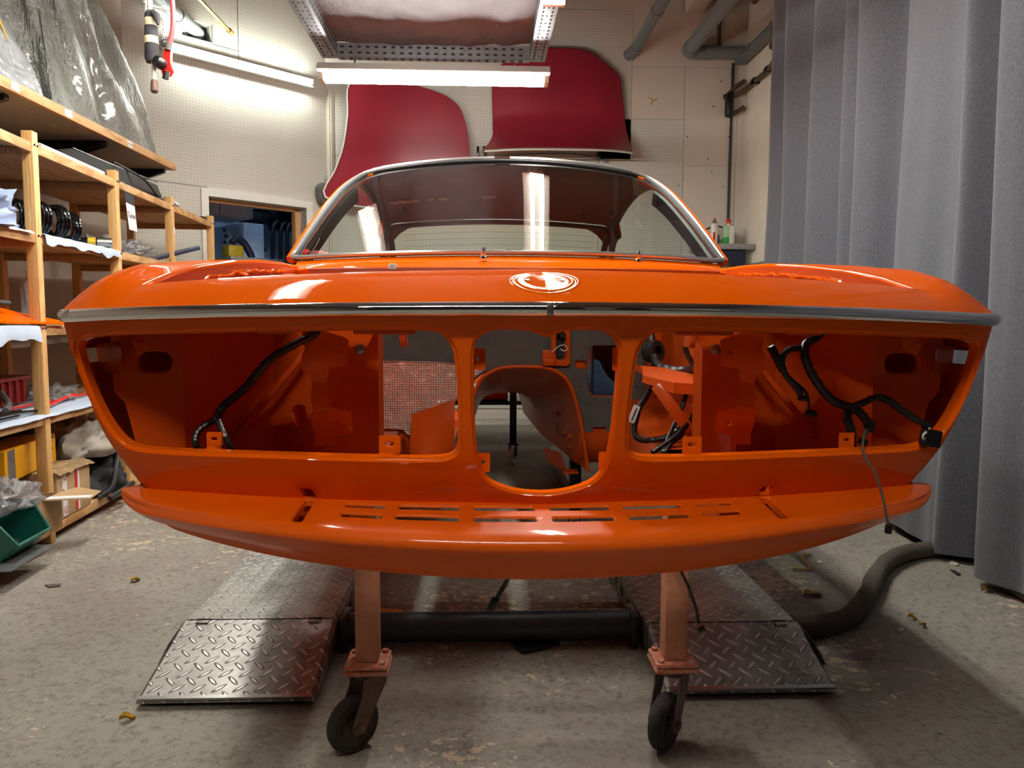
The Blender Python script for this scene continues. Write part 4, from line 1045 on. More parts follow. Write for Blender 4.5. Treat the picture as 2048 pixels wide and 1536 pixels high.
# ---------------------------------------------------------------- wall shelf on black brackets
WX = -2.15; WZ0, WZ1 = 1.925, 1.972
ws_ = thing('wall_shelf', ((WX+XL)/2, 3.9, WZ0), 'deep grey wall shelf with pine front edge on black brackets, above the shelf unit', 'shelf')
m = M(); m.box(((WX+XL)/2, 3.75, (WZ0+WZ1)/2), (WX*1-XL*1, 3.1, WZ1-WZ0-.004)); m.build('board', MT['shelf_grey'], ws_)
m = M(); m.box((WX+.01, 3.75, (WZ0+WZ1)/2), (.022, 3.1, WZ1-WZ0), None, .002); m.build('front_edge', MT['pine_edge'], ws_)
for y in (2.75, 3.55, 4.45, 5.24):
    m = M(); m.prism([(XL+.02, y-.015, WZ0-.002), (WX-.03, y-.015, WZ0-.002), (WX-.03, y-.015, WZ0-.025), (XL+.05, y-.015, WZ0-.22), (XL+.02, y-.015, WZ0-.22)], (0, .03, 0)); m.build('bracket', MT['black_metal'], ws_)
for px, py, tx, wd in ((30, 168, '', .06), (137, 231, '', .07), (260, 294, 'Haube', .06)):
    p = atX(px, py, WX+.022); m = M(); m.box((WX+.0225, p.y, (WZ0+WZ1)/2), (.001, wd, .034)); lb = m.build('edge_label', MT['paper'], ws_)
    if tx == 'Haube':
        m = M(); text_mesh(m, tx, (WX+.0235, p.y, (WZ0+WZ1)/2), (0, 1, 0), (0, 0, 1), .02); m.build('handwriting', MT['ink'], lb)
# bubble-wrapped parts: draped film over something tall
def drape(name, base, apex, zb, zt, seed, mat, folds=13, amp=.05, nu=260, nv=110, slump=.0):
    """film hanging from an apex outline down to a base outline (both closed lists of (x,y))"""
    r = random.Random(seed); mb = M(); P = []
    B = spline([(a, b, 0) for a, b in base], 12, True); A = spline([(a, b, 0) for a, b in apex], 12, True)
    nb, na = len(B), len(A); ph = [r.uniform(0, 6.28) for _ in range(6)]
    for j in range(nv):
        v = j/(nv-1); row = []
        for i in range(nu):
            u = i/nu; b = B[int(u*nb) % nb].lerp(B[(int(u*nb)+1) % nb], (u*nb) % 1); a = A[int(u*na) % na].lerp(A[(int(u*na)+1) % na], (u*na) % 1)
            k = 1-(1-v)**1.25; p = a.lerp(b, k)
            c = Vector((sum(q[0] for q in base)/len(base), sum(q[1] for q in base)/len(base), 0)); dr = (p-c); dr.z = 0; dr = dr.normalized() if dr.length > 1e-6 else V(1, 0, 0)
            f = (math.sin(u*6.283*folds+ph[0]+2*math.sin(v*3+ph[1]))*.5+.5*math.sin(u*6.283*(folds*.45)+ph[2]+v*4)+.6*noise.noise(V(u*14, v*3.5, seed)))
            z = lerp(zt, zb, v)
            wr_ = 1-abs(noise.noise(V(u*26, v*9+2*noise.noise(V(u*8, v*5, seed)), seed)))*2; wr_ += .6*(1-2*abs(noise.noise(V(u*48, v*22, seed+7)))); p = p+dr*(amp*f*min(1, v*3)*(1-.3*v)+.0065*wr_*min(1, v*4)); row.append(V(p.x, p.y, z+.012*(1-v)*noise.noise(V(u*9, v*9, seed+3))))
        P.append(row)
    mb.grid(P, closev=True); mb.add(P[0], [tuple(range(nu))]); return mb
m = drape('x', [(-2.28, 4.12), (-2.25, 4.6), (-2.22, 5.16), (-2.36, 5.26), (-2.65, 5.15), (-2.74, 4.6), (-2.70, 4.15), (-2.5, 4.08)], [(-2.48, 4.18), (-2.47, 4.3), (-2.50, 4.52), (-2.58, 4.55), (-2.66, 4.45), (-2.68, 4.3), (-2.66, 4.12), (-2.58, 4.05)], WZ1+.001, 3.35, 4, MT['bubble'], 11, .07)
single(m, 'wrapped_bundle', MT['bubble'], 'tall bundle draped in grey bubble wrap standing on the wall shelf', 'bundle', sharp=75)
m = drape('y', [(-2.24, 3.42), (-2.24, 3.75), (-2.26, 4.02), (-2.40, 4.06), (-2.55, 3.9), (-2.60, 3.6), (-2.5, 3.3), (-2.35, 3.28)], [(-2.42, 3.50), (-2.42, 3.58), (-2.44, 3.64), (-2.48, 3.66), (-2.5, 3.62), (-2.52, 3.56), (-2.5, 3.5), (-2.46, 3.48)], WZ1, 2.62, 9, MT['bubble_pale'], 6, .03)
bp = thing('wrapped_part', (-2.4, 3.65, WZ1), 'small pale bubble-wrapped part with yellow tape, front left on the wall shelf', 'bundle')
m.build('wrap', MT['bubble_pale'], bp, sharp=75)
m = M(); m.grid([[V(-2.36+.02*math.sin(t*3), 3.50+.22*t+q, 2.50-.5*t) for q in (0, .018)] for t in [i/12 for i in range(13)]]); m.build('yellow_tape', MT['yellow'], bp)
m = M(); m.grid([[V(-2.31+.05*t, 3.78+.20*t+q-.1, 2.38-.38*t) for q in (0, .018)] for t in [i/12 for i in range(13)]]); m.build('yellow_tape', MT['yellow'], bp)
m = drape('z', [(-2.45, 3.62), (-2.42, 3.85), (-2.44, 4.0), (-2.52, 4.05), (-2.62, 3.95), (-2.64, 3.7), (-2.58, 3.6), (-2.5, 3.58)], [(-2.50, 3.68), (-2.48, 3.74), (-2.49, 3.80), (-2.52, 3.82), (-2.56, 3.80), (-2.58, 3.74), (-2.56, 3.68), (-2.53, 3.66)], WZ1, 2.83, 12, MT['bubble_pale'], 5, .02)
bq = thing('wrapped_tube', (-2.53, 3.8, WZ1), 'upright bubble-wrapped roll with a yellow tape band at its top', 'bundle')
m.build('wrap', MT['bubble_pale'], bq, sharp=75)
m = M(); m.lathe([(.092, 0), (.098, .02), (.100, .05)], (-2.535, 3.765, 2.64), n=24); m.build('yellow_tape', MT['yellow'], bq)

# ---------------------------------------------------------------- things on the shelves
def heap(c, size, seed, nu=40, nv=20, rough=.35, flat=1.0, rot=0.0, freq=2.2):
    """crumpled lump resting on its base (cloth bundle, bag)"""
    c = Vector(c); P = []; rm = Matrix.Rotation(rot, 3, 'Z')
    for j in range(nv):
        v = j/(nv-1)*math.pi/2; row = []
        for i in range(nu):
            u = 2*math.pi*i/nu; d = V(math.cos(u)*math.cos(v)**.7, math.sin(u)*math.cos(v)**.7, math.sin(v))
            k = 1+rough*noise.noise(d*freq+V(seed, seed*2, 0))+rough*.5*noise.noise(d*freq*3+V(seed, 0, seed))
            row.append(c+rm @ V(d.x*size[0]*k, d.y*size[1]*k, max(0, d.z*size[2]*k*flat)))
        P.append(row)
    mb = M(); mb.grid(P, closev=True); mb.add(P[0], [tuple(range(nu))]); return mb
def sheet(mb, t0, t1, d0, d1, z, seed, amp=.006, over=.03, n=30):
    """paper or cloth lying on a shelf, its front edge hanging over"""
    P = []
    for i in range(n+1):
        t = lerp(t0, t1, i/n); row = []
        ov = over*(.5+.7*abs(noise.noise(V(t*7, seed, 0))))
        for j in range(9):
            d = lerp(d1, d0, j/8); row.append(S(t, d, z+.003+amp*abs(noise.noise(V(t*9, d*9, seed)))))
        row.append(S(t, -.012, z-.002)); row.append(S(t, -.016+.01*noise.noise(V(t*12, 1, seed)), z-ov))
        P.append(row)
    mb.grid(P); return mb
z2 = SZ[3]
single(heap(S(-.32, .20, z2), (.20, .30, .19), 3, 60, 26, .45, 1, .1, 2.6), 'cloth_bundle', MT['linen'], 'crumpled grey-blue cloth bundle on the second shelf from the top, far left', 'cloth', sharp=70)
m = M(); sheet(m, -.5, -.06, 0.0, .25, z2, 2, .01, .012); single(m, 'packing_paper', MT['paper'], 'white paper edge under the cloth bundle, far left', 'paper', sharp=70)
m = M(); sheet(m, .03, .80, .0, .5, z2, 5, .006, .055); single(m, 'paper_lining', MT['blue_paper'], 'pale blue paper lining under the black coil springs', 'paper', sharp=70)
def coil(c, ax, r, L, turns, wr=.007):
    ax = Vector(ax).normalized(); x = ax.orthogonal().normalized(); y = ax.cross(x); n = int(turns*16)
    return [Vector(c)+ax*(L*i/n-L/2)+(x*math.cos(2*math.pi*turns*i/n)+y*math.sin(2*math.pi*turns*i/n))*r for i in range(n+1)]
SL = ['leftmost black coil spring in the row on the second shelf', 'black coil spring, second of the row from the left upright', 'black coil spring, third of the row from the left upright', 'large black coil spring in the middle of the row', 'black coil spring just right of the large middle one', 'black coil spring with shining rings, second from the right of the row', 'rightmost black coil spring, beside the yellow-banded shock absorber']
for i, t in enumerate([.09, .17, .255, .335, .40, .47, .565]):
    rr = [.062, .064, .064, .068, .072, .05, .068][i]
    m = M(); m.tube(coil(S(t, .08 if i % 2 else .13, z2+.014+rr+.008), (SU*.85+SD*-.5), rr, .036, 2.3), .0075, 8)
    single(m, 'coil_spring', MT['black_metal'], SL[i], 'spring', 'coil springs on the second shelf')
sa = thing('shock_absorber', S(.70, .12, z2), 'black shock absorber with yellow band lying beside the springs', 'shock absorber')
m = M(); a, b = S(.62, .30, z2+.035), S(.72, .02, z2+.033); m.tube([a, a.lerp(b, .6), a.lerp(b, .62), b], [.028, .028, .02, .02], 16); m.build('tube_body', MT['black_metal'], sa)
m = M(); m.tube([a.lerp(b, .72), a.lerp(b, .84)], .0225, 16); m.build('yellow_band', MT['yellow'], sa)
m = M(); m.tube([a.lerp(b, .86), a.lerp(b, 1.08)], .024, 16); m.build('end_cap', MT['steel'], sa)
single(heap(S(1.20, .16, z2), (.16, .30, .09), 8, 60, 22, .5, 1, .05, 3), 'parts_bag', MT['plastic_bag'], 'clear plastic bag of small chrome parts on the second shelf, right of the middle upright', 'bag', sharp=70)
m = M(); m.bar(S(1.60, .1, z2+.02), S(1.80, -.12, z2+.11), .022, .03, (0, 0, 1), .004); single(m, 'metal_lever', MT['blue_metal'], 'dark blue steel lever poking out past the third upright', 'lever')
zt_ = SZ[4]
m = M(); m.cyl(S(.10, .03, zt_+.012), S(.73, .03, zt_+.012), .011, n=12); single(m, 'white_tube', MT['wire_white'], 'thin white tube lying along the front of the top shelf', 'tube')
bg = thing('black_bag', S(1.25, .25, zt_), 'black vinyl case with silver edge on the top shelf under the wall shelf', 'bag')
m = M(); m.prism([S(.98, .40, zt_+.004), S(.98, .40, zt_+.17), S(1.02, .30, zt_+.19), S(1.10, .06, zt_+.10), S(1.12, .03, zt_+.004)], SU*.50); m.build('case', MT['black_plastic'], bg)
m = M(); m.tube([S(1.02, .29, zt_+.192), S(1.25, .20, zt_+.16), S(1.60, .06, zt_+.12)], .004, 6); m.build('silver_edge', MT['steel'], bg)
m = M(); m.tube(spline([S(1.05, .10, zt_+.13), S(1.25, .02, zt_+.08), S(1.5, .03, zt_+.03), S(1.62, .05, zt_+.05)], 6), .007, 6); m.build('strap', MT['black_rubber'], bg)
SPL = thing('small_spring_pack', S(1.86, .10, zt_), 'bundle of thin grey springs at the right end of the top shelf', 'springs')
for i in range(3):
    m = M(); m.tube(coil(S(1.86, .07+.03*i, zt_+.03+.012*i), SU, .022, .24, 14), .0035, 6); m.build('spring', MT['steel'], SPL)
m = M(); m.box(S(2.50, .05, zt_+.015), (.05, .05, .03), SROT, .004); single(m, 'small_black_block', MT['black_plastic'], 'small black block on the far right corner of the top shelf', 'block')
# stack of white boxes deep under the wall shelf
wb = thing('wall_box_row', S(.5, DEP+.05, 1.80), 'row of small pale boxes fixed on the wall under the wall shelf', 'box')
for i, t in enumerate((-.2, .0, .28, .42, .58)):
    m = M(); sbox(m, t, t+.10, DEP+.02, DEP+.06, 1.70+.0*i, 1.80, .004); m.build('box_cover', MT['wire_white'], wb)
z3 = SZ[2]
fp = thing('fender_section', S(-.2, .2, z3), 'orange painted fender section with a black rod lying on the third shelf', 'body panel')
m = M(); m.prism([S(-.75, .03, z3+.03), S(-.75, .32, z3+.20), S(-.25, .32, z3+.12), S(.02, .10, z3+.05), S(.20, -.03, z3+.006), S(-.2, .0, z3+.01)], V(.0, .0, .006)); m.build('sheet', OR, fp)
m = M(); m.cyl(S(-.62, .06, z3+.095), S(-.16, .06, z3+.09), .008, n=10); m.cyl(S(-.28, .06, z3+.092), S(-.14, .06, z3+.088), .014, n=12); m.build('rod', MT['black_rubber'], fp)
m = M(); sheet(m, -.62, -.05, .0, .25, z3, 11, .008, .10); single(m, 'cloth_sheet', MT['blue_paper'], 'pale blue sheet hanging over the third shelf edge, far left', 'cloth', sharp=70)
bo = thing('clear_bottle', S(.16, .12, z3), 'clear plastic bottle with a pale cap on the third shelf behind the orange fender', 'bottle')
m = M(); m.lathe([(.0, 0), (.036, 0), (.038, .01), (.038, .15), (.03, .18), (.014, .20), (.014, .215)], S(.16, .12, z3), n=20); m.build('bottle_body', MT['plastic_bag'], bo)
m = M(); m.lathe([(.017, .212), (.017, .235), (0, .236)], S(.16, .12, z3), n=16); m.build('cap', MT['wire_white'], bo)
z4 = SZ[1]
m = M(); sheet(m, -.6, .78, .0, .45, z4, 21, .006, .012); single(m, 'paper_lining', MT['blue_paper'], 'pale blue paper lining the fourth shelf under wiper arms and red rods', 'paper', sharp=70)
cr = thing('red_crate', S(.15, .40, z4), 'dark red ribbed plastic crate at the back of the fourth shelf', 'crate')
m = M(); sbox(m, -.02, .42, .28, .50, z4+.01, z4+.13, .008); m.build('crate_body', MT['dark_red_plastic'], cr)
m = M()
for i in range(7): sbox(m, .0+.06*i, .016+.06*i, .268, .285, z4+.02, z4+.12)
sbox(m, -.03, .43, .265, .515, z4+.12, z4+.138, .004); m.build('crate_ribs_and_rim', MT['dark_red_plastic'], cr)
for i, (t0, d0, t1, d1, lab) in enumerate([(-.6, .16, .0, .10, 'black wiper arm lying rearmost on the fourth shelf, far left'), (-.6, .08, -.02, .07, 'black wiper arm in the middle of the three, far left'), (-.55, .03, .04, .03, 'black wiper arm nearest the shelf front, far left')]):
    m = M(); m.tube(spline([S(t0, d0, z4+.018), S((t0+t1)/2, (d0+d1)/2, z4+.03), S(t1, d1, z4+.016)], 6), [.006]*13, 6); m.bar(S(t0+.05, d0+.012, z4+.014), S(lerp(t0, t1, .7), d1+.014, z4+.014), .01, .008); single(m, 'wiper_arm', MT['black_metal'], lab, 'wiper', 'wiper arms on the fourth shelf')
m = M(); m.bar(S(-.70, .22, z4+.035), S(-.02, .20, z4+.03), .05, .025, (0, 0, 1), .004); single(m, 'orange_bar', ORI, 'flat orange steel bar at the back left of the fourth shelf', 'bar')
m = M(); m.tube(spline([S(-.12, .10, z4+.03), S(-.02, .14, z4+.05), S(.04, .2, z4+.09)], 6), .014, 8); single(m, 'grey_strap', MT['grey_pad'], 'grey strap curling up against the first upright, fourth shelf', 'strap')
m = M(); m.cyl(S(.03, .05, z4+.016), S(.62, .16, z4+.03), .007, n=10); single(m, 'red_rod', MT['red_plastic'], 'thin red rod in front on the fourth shelf, right of the first upright', 'rod', 'red rods on the fourth shelf')
m = M(); m.cyl(S(.06, .20, z4+.014), S(.70, .14, z4+.02), .006, n=10); single(m, 'red_rod', MT['red_plastic'], 'thin red rod behind the front one on the fourth shelf', 'rod', 'red rods on the fourth shelf')
single(heap(S(.55, .24, z4), (.10, .16, .07), 15, 40, 16, .5), 'chrome_parts_bag', MT['plastic_bag'], 'clear bag with dark fittings on the fourth shelf beside the red rods', 'bag', sharp=70)
# bottom shelf
z5 = SZ[0]
yb = thing('yellow_carton', S(.1, .2, .29), 'long yellow carton with black print lying on the cardboard boxes', 'box')
rmY = SROT @ Matrix.Rotation(.10, 3, 'Z'); cY = S(.045, .165, .360)
YC = lambda a, b, c_: cY+rmY @ V(a, b, c_)
m = M(); m.box(cY, (.15, .52, .13), rmY, .003); yc = m.build('carton', MT['yellow_card'], yb)
m = M(); m.box(YC(.0, -.263, 0), (.145, .004, .125), rmY); m.build('end_flap', MT['yellow_card'], yb)
m = M(); m.box(YC(.0755, -.21, .0), (.001, .07, .128), rmY); m.build('silver_tape', MT['zinc'], yc)
m = M()
for k_, (b_, l_) in enumerate(((.05, .09), (.032, .07), (.0, .08), (-.018, .06))): m.box(YC(.0757, .18, b_), (.0008, l_, .006), rmY)
for i in range(4): m.box(YC(-.02+.0, -.2657, .04-.022*i), (.03, .0008, .010), rmY)
m.build('black_print', MT['ink'], yc)
cb = thing('cardboard_box', S(.28, .15, z5), 'brown cardboard box with red and white tape on the bottom shelf', 'box')
m = M(); sbox(m, .055, .375, .0, .36, z5+.002, z5+.212, .004); bx = m.build('carton', MT['cardboard'], cb)
m = M(); P = []
for i in range(24):
    t = lerp(.045, .385, i/23); P.append([S(t, d, z5+.214+.012*noise.noise(V(t*30, d*20, 3))-(.012 if j == 0 else 0)) for j, d in enumerate((-.02, -.002, .03, .06, .07, .08))])
m.grid(P); m.build('torn_flap', MT['cardboard_dark'], cb, sharp=30)
for t, w_, mt, nm in ((.10, .042, 'paper', 'white_tape'), (.22, .025, 'red_tape', 'red_tape')):
    m = M(); sbox(m, t, t+w_, -.0015, -.0005, z5+.01, z5+.21); tp = m.build(nm, MT[mt], bx)
    if nm == 'white_tape':
        m = M(); nx = SD*-1
        for zz in (z5+.18, z5+.035): text_mesh(m, 'G', S(t+.021, -.0025, zz), SU, V(0, 0, 1), .045)
        m.bar(S(t+.004, -.0028, z5+.13), S(t+.038, -.0028, z5+.085), .001, .007, (nx.x, nx.y, 0)); m.build('red_print', MT['red_tape'], tp)
    else:
        m = M(); sbox(m, t+w_, t+w_+.018, -.0015, -.0005, z5+.01, z5+.21); m.build('pale_tape_edge', MT['paper'], bx)
bx2 = thing('yellow_box', S(-.3, .25, .29), 'orange-yellow small carton left of the long yellow one', 'box')
m = M(); sbox(m, -.46, -.24, .14, .34, .293, .40, .003); m.build('carton', MT['yellow_card'], bx2)
m = M(); sbox(m, -.46, -.24, .14, .34, .40, .403); m.build('lid_tape', MT['zinc'], bx2)
m = M(); sbox(m, -.44, .045, .12, .40, z5+.002, .292, .004); single(m, 'brown_box', MT['cardboard_dark'], 'dark cardboard box carrying the yellow cartons on the bottom shelf', 'box')
single(heap(S(-.34, .03, z5+.155), (.10, .17, .10), 31, 60, 24, .45), 'silver_bag', MT['plastic_bag'], 'crumpled shiny plastic bag above the green bin', 'bag', sharp=70)
ob_ = thing('open_box', S(-.25, .05, z5), 'open brown box with one flap folded out over the first upright, behind the green bin', 'box')
m = M()
for q in ((-.275, -.04, -.06, -.055), (-.275, -.04, .105, .11), (-.275, -.27, -.06, .11), (-.045, -.04, -.06, .11)): sbox(m, q[0], q[1], q[2], q[3], z5+.003, z5+.15)
sbox(m, -.275, -.04, -.06, .11, z5+.003, z5+.007); m.build('carton', MT['cardboard'], ob_)
m = M(); m.prism([S(-.20, -.06, z5+.15), S(-.06, -.06, z5+.15), S(.02, -.10, z5+.155), S(.03, -.19, z5+.135), S(-.10, -.20, z5+.13)], V(0, 0, .003)); m.build('flap', MT['cardboard'], ob_)
m = M(); m.prism([S(-.19, -.062, z5+.1535), S(-.14, -.062, z5+.1535), S(-.05, -.19, z5+.138), S(-.09, -.195, z5+.136)], V(0, 0, .001)); m.build('clear_tape', MT['paper'], ob_)
gb = thing('green_bin', S(-.5, -.1, z5), 'dark green open-front plastic storage bin at the lower left edge', 'bin')
g0 = lambda p, q, z: S(-.45+q, -.07-p, z5+.004+z)
m = M()
m.prism([g0(-.30, .16, 0), g0(.0, .16, 0), g0(.06, .16, .06), g0(.0, .16, .17), g0(-.30, .16, .19)], SU*-.006)
m.prism([g0(-.30, -.08, 0), g0(.0, -.08, 0), g0(.06, -.08, .06), g0(.0, -.08, .13), g0(-.30, -.08, .19)], SU*.006)
m.prism([g0(-.30, -.08, 0), g0(.0, -.08, 0), g0(.0, .16, 0), g0(-.30, .16, 0)], V(0, 0, .005)); m.prism([g0(.0, -.08, 0), g0(.06, -.08, .06), g0(.06, .16, .06), g0(.0, .16, 0)], SD*.004+V(0, 0, .004))
m.prism([g0(-.30, -.08, 0), g0(-.30, .16, 0), g0(-.30, .16, .19), g0(-.30, -.08, .19)], SD*-.005)
m.build('bin_body', MT['green_plastic'], gb, smooth=False)
m = M(); m.tube([g0(-.30, .155, .19), g0(.0, .155, .17), g0(.06, .155, .06), g0(.06, -.075, .06), g0(.0, -.075, .13), g0(-.30, -.075, .19)], .006, 6); m.build('rim', MT['green_plastic'], gb)
for i, (t, d, z, lab) in enumerate(((-.06, .08, .03, 'steel bearing ring lying in front inside the green bin'), (-.16, .06, .05, 'steel bearing ring at the back of the green bin'))):
    m = M(); m.lathe([(.018, 0), (.036, 0), (.038, .004), (.038, .024), (.036, .028), (.018, .028)], g0(t, d, z-.015), (.2, .1, 1), 24, True); single(m, 'bearing_ring', MT['steel'], lab, 'bearing', 'bearing rings in the green bin')
m = M(); sbox(m, -.62, -.30, -.15, -.005, z5+.0005, z5+.003); single(m, 'metal_tray', MT['zinc'], 'flat metal tray under the green bin', 'tray')
single(heap(S(.30, .30, .30), (.12, .16, .20), 44, 40, 20, .15), 'black_helmet', MT['black_plastic'], 'rounded black object on the bottom shelf behind the yellow carton', 'object')
single(heap(S(.58, .14, .28), (.16, .20, .16), 47, 44, 20, .4), 'grey_blanket', MT['grey_cloth'], 'folded grey blanket on the bottom shelf beside the yellow carton', 'blanket', sharp=70)
single(heap(S(.66, .14, z5), (.17, .20, .20), 48, 44, 20, .4), 'dark_cloth', MT['dark_cloth'], 'dark crumpled cloth on the bottom shelf right of the cardboard box', 'cloth', sharp=70)
m = M(); m.tube(spline([S(.46, .0, z5+.01), S(.52, -.04, z5+.05), S(.60, -.03, z5+.14), S(.70, .0, z5+.20)], 8), .012, 8); m.tube(spline([S(.46, -.05, z5+.005), S(.60, -.06, z5+.02), S(.75, -.05, z5+.02)], 8), .013, 8); single(m, 'black_hose', MT['black_rubber'], 'black hose looped in front of the dark cloth on the bottom shelf', 'hose')

# ---------------------------------------------------------------- behind the doorway
cab = thing('wall_cabinet', back(.08, 1.2, 1.94), 'grey wall cabinet high in the store room behind the doorway', 'cabinet')
m = M(); obox(m, -.60, .25, 1.0, 1.5, 1.94, 2.5, .01); m.build('carcass', MT['cabinet'], cab)
m = M(); obox(m, .035, .04, .995, 1.0, 1.95, 2.49); m.build('door_gap', MT['ink'], cab)
lk = thing('white_locker', back(.1, 1.5, 0), 'pale blue-white locker door below the wall cabinet in the store room', 'locker')
m = M(); obox(m, -.02, .21, 1.25, 2.3, 0, 1.93, .008); m.build('carcass', MT['cold_white'], lk)
m = M()
for i in range(5): obox(m, .05+.015*(i % 2), .08+.015*(i % 2), 1.245, 1.249, 1.82-.06*i, 1.85-.06*i)
m.build('scribble', MT['blue_metal'], lk)
m = M(); m.cyl(back(.15, 2.15, 2.13), back(.66, 2.15, 2.13), .085, n=20); m.bar(back(.25, 2.15, 2.0), back(.45, 2.15, 1.72), .2, .06); single(m, 'air_duct', MT['tube_grey'], 'dark round air duct across the store room', 'duct')
for s0, d, lab in ((.62, 1.75, 'black hose hanging leftmost in the store room'), (.72, 1.75, 'black hose hanging second in the store room'), (.80, 1.7, 'black hose hanging third in the store room'), (.90, 1.6, 'black hose hanging rightmost in the store room beside the door post')):
    m = M(); m.tube(spline([back(s0+.06, d, 2.04), back(s0, d, 1.98), back(s0-.02, d, 1.75), back(s0-.03, d, .8), back(s0, d, .02)], 8), .022, 8); single(m, 'black_hose', MT['black_rubber'], lab, 'hose', 'hoses in the store room')
m = M(); obox(m, .60, 1.15, 1.8, 2.0, 1.96, 2.22, .02); obox(m, .3, 1.3, 1.9, 2.3, 2.30, 2.42, .02); single(m, 'hose_rack', MT['black_metal'], 'black rack holding the hanging hoses in the store room', 'rack')
bn = thing('store_bench', back(.3, 1.0, 0), 'tall bench in the store room under the yellow machine', 'bench')
m = M(); obox(m, .04, .60, .80, 1.2, 1.50, 1.54, .004); m.build('bench_top', MT['shelf_grey'], bn)
for a in (.07, .57):
    for b in (.83, 1.17):
        m = M(); obox(m, a-.02, a+.02, b-.02, b+.02, 0, 1.50); m.build('leg', MT['blue_metal'], bn)
ym = thing('yellow_machine', back(.2, 1.0, 1.54), 'yellow bench machine with a blue-black motor in the store room', 'machine')
m = M(); obox(m, .08, .24, .90, 1.06, 1.54, 1.66, .02); m.build('casing', MT['yellow'], ym)
m = M(); m.tube(spline([back(.15, .98, 1.69), back(.21, .98, 1.73), back(.28, .98, 1.69), back(.34, .98, 1.60), back(.36, .98, 1.55)], 6), .035, 14); m.build('motor', MT['blue_metal'], ym)
m = M(); m.tube([back(.10, .96, 1.70), back(.16, .96, 1.74), back(.12, .96, 1.78)], .007, 6); m.build('lever', MT['steel'], ym)

# ---------------------------------------------------------------- overhead rack
rk = thing('overhead_rack', (-.43, 3.2, 2.60), 'perforated steel angle frame hung below the ceiling', 'rack')
def perf_beam(mb, a, b, wd, hg, axis):
    """C profile seen from below with two rows of slots"""
    a = Vector(a); b = Vector(b); L = (b-a).length; t = (b-a).normalized(); sd = V(0, 0, 1).cross(t)
    mb.bar(a, b, wd, .006); mb.bar(a+sd*(wd/2)+V(0, 0, hg/2), b+sd*(wd/2)+V(0, 0, hg/2), .006, hg); mb.bar(a-sd*(wd/2)+V(0, 0, hg/2), b-sd*(wd/2)+V(0, 0, hg/2), .006, hg)
    n = int(L/.055)
    for i in range(n):
        c = a+t*(.03+.055*i)
        for u in (-.26, .26): mb.bar(c+sd*wd*u-V(0, 0, .0035)-t*.013, c+sd*wd*u-V(0, 0, .0035)+t*.013, .011, .002, mi=1)
        for s_ in (-1, 1):
            for zz in (.28, .72): mb.bar(c+sd*s_*(wd/2+.0035)+V(0, 0, hg*zz)-t*.012, c+sd*s_*(wd/2+.0035)+V(0, 0, hg*zz)+t*.012, .002, .012, mi=1)
        if i % 2: mb.bar(c-V(0, 0, .0035)-t*.006, c-V(0, 0, .0035)+t*.006, .01, .002, mi=1)
for nm, a, b in (('side_beam', (-1.085, .4, 2.645), (-1.085, 5.22, 2.645)), ('side_beam', (.265, .4, 2.645), (.265, 5.22, 2.645)), ('end_beam', (-1.03, 5.20, 2.64), (.215, 5.20, 2.64)), ('end_beam', (-1.03, .45, 2.64), (.215, .45, 2.64))):
    m = M(); perf_beam(m, a, b, .10 if nm == 'side_beam' else .06, .085, 0); m.build(nm, [MT['zinc'], MT['ink']], rk, smooth=False)
for x in (-1.085, .265):
    for y in (.5, 5.12):
        m = M(); m.cyl((x, y, 2.72), (x, y, ZC), .008, n=8); m.build('hanger_rod', MT['zinc'], rk)
m = M(); P = []
for i in range(41):
    x = lerp(-1.06, .245, i/40); P.append([V(x, y, 2.735+.012*noise.noise(V(x*5, y*2, 1))+.010*noise.noise(V(x*11+y*6, y*9, 2))*(1.5 if (y > 4.6 or x < -.75) else .4)-.02*math.sin(math.pi*i/40)) for y in [.45+4.72*j/70 for j in range(71)]])
m.grid(P); single(m, 'plastic_sheet', MT['sheeting'], 'grey plastic sheet stretched across the overhead rack', 'sheet', sharp=80)
# white mounting strap between the cross lamp and the rack
# ---------------------------------------------------------------- red body panels on the back wall
PY = YB-.05
hd = thing('red_hood_panel', atY(800, 300, PY), 'faded dark red body panel leaning on the left part of the pegboard wall', 'body panel')
ol = [(705, 178), (760, 172), (820, 180), (880, 197), (905, 210), (922, 228), (934, 262), (939, 300), (938, 345), (930, 415), (900, 430), (760, 424), (656, 398), (676, 345), (692, 300), (701, 240)]
pl = [(atY(a, b, PY).x, atY(a, b, PY).z) for a, b in ol]; pl = [(p.x, p.y) for p in spline([(a, b, 0) for a, b in pl], 4, True)]
xm = sum(a for a, b in pl)/len(pl)
def bul(x, z): return V(x, PY-.10-.10*max(0, 1-((x-xm)/.8)**2)-.10*max(0, (2.5-z))**2*.6, z)
m = M(); pl2 = resample(pl, .04); panel(m, pl2, [], bul, .06); o_ = len(m.v)
m.grid([[bul(*p) for p in pl2], [bul(*p)+V(0, .035, 0) for p in pl2]], closev=True); m.build('skin', MT['red_panel'], hd, sharp=60)
m = M(); m.tube([bul(*p)+V(0, .0, 0) for p in pl2[len(pl2)*9//14:]+pl2[:4]], .008, 6); m.build('pale_edge', MT['white_paint'], hd)
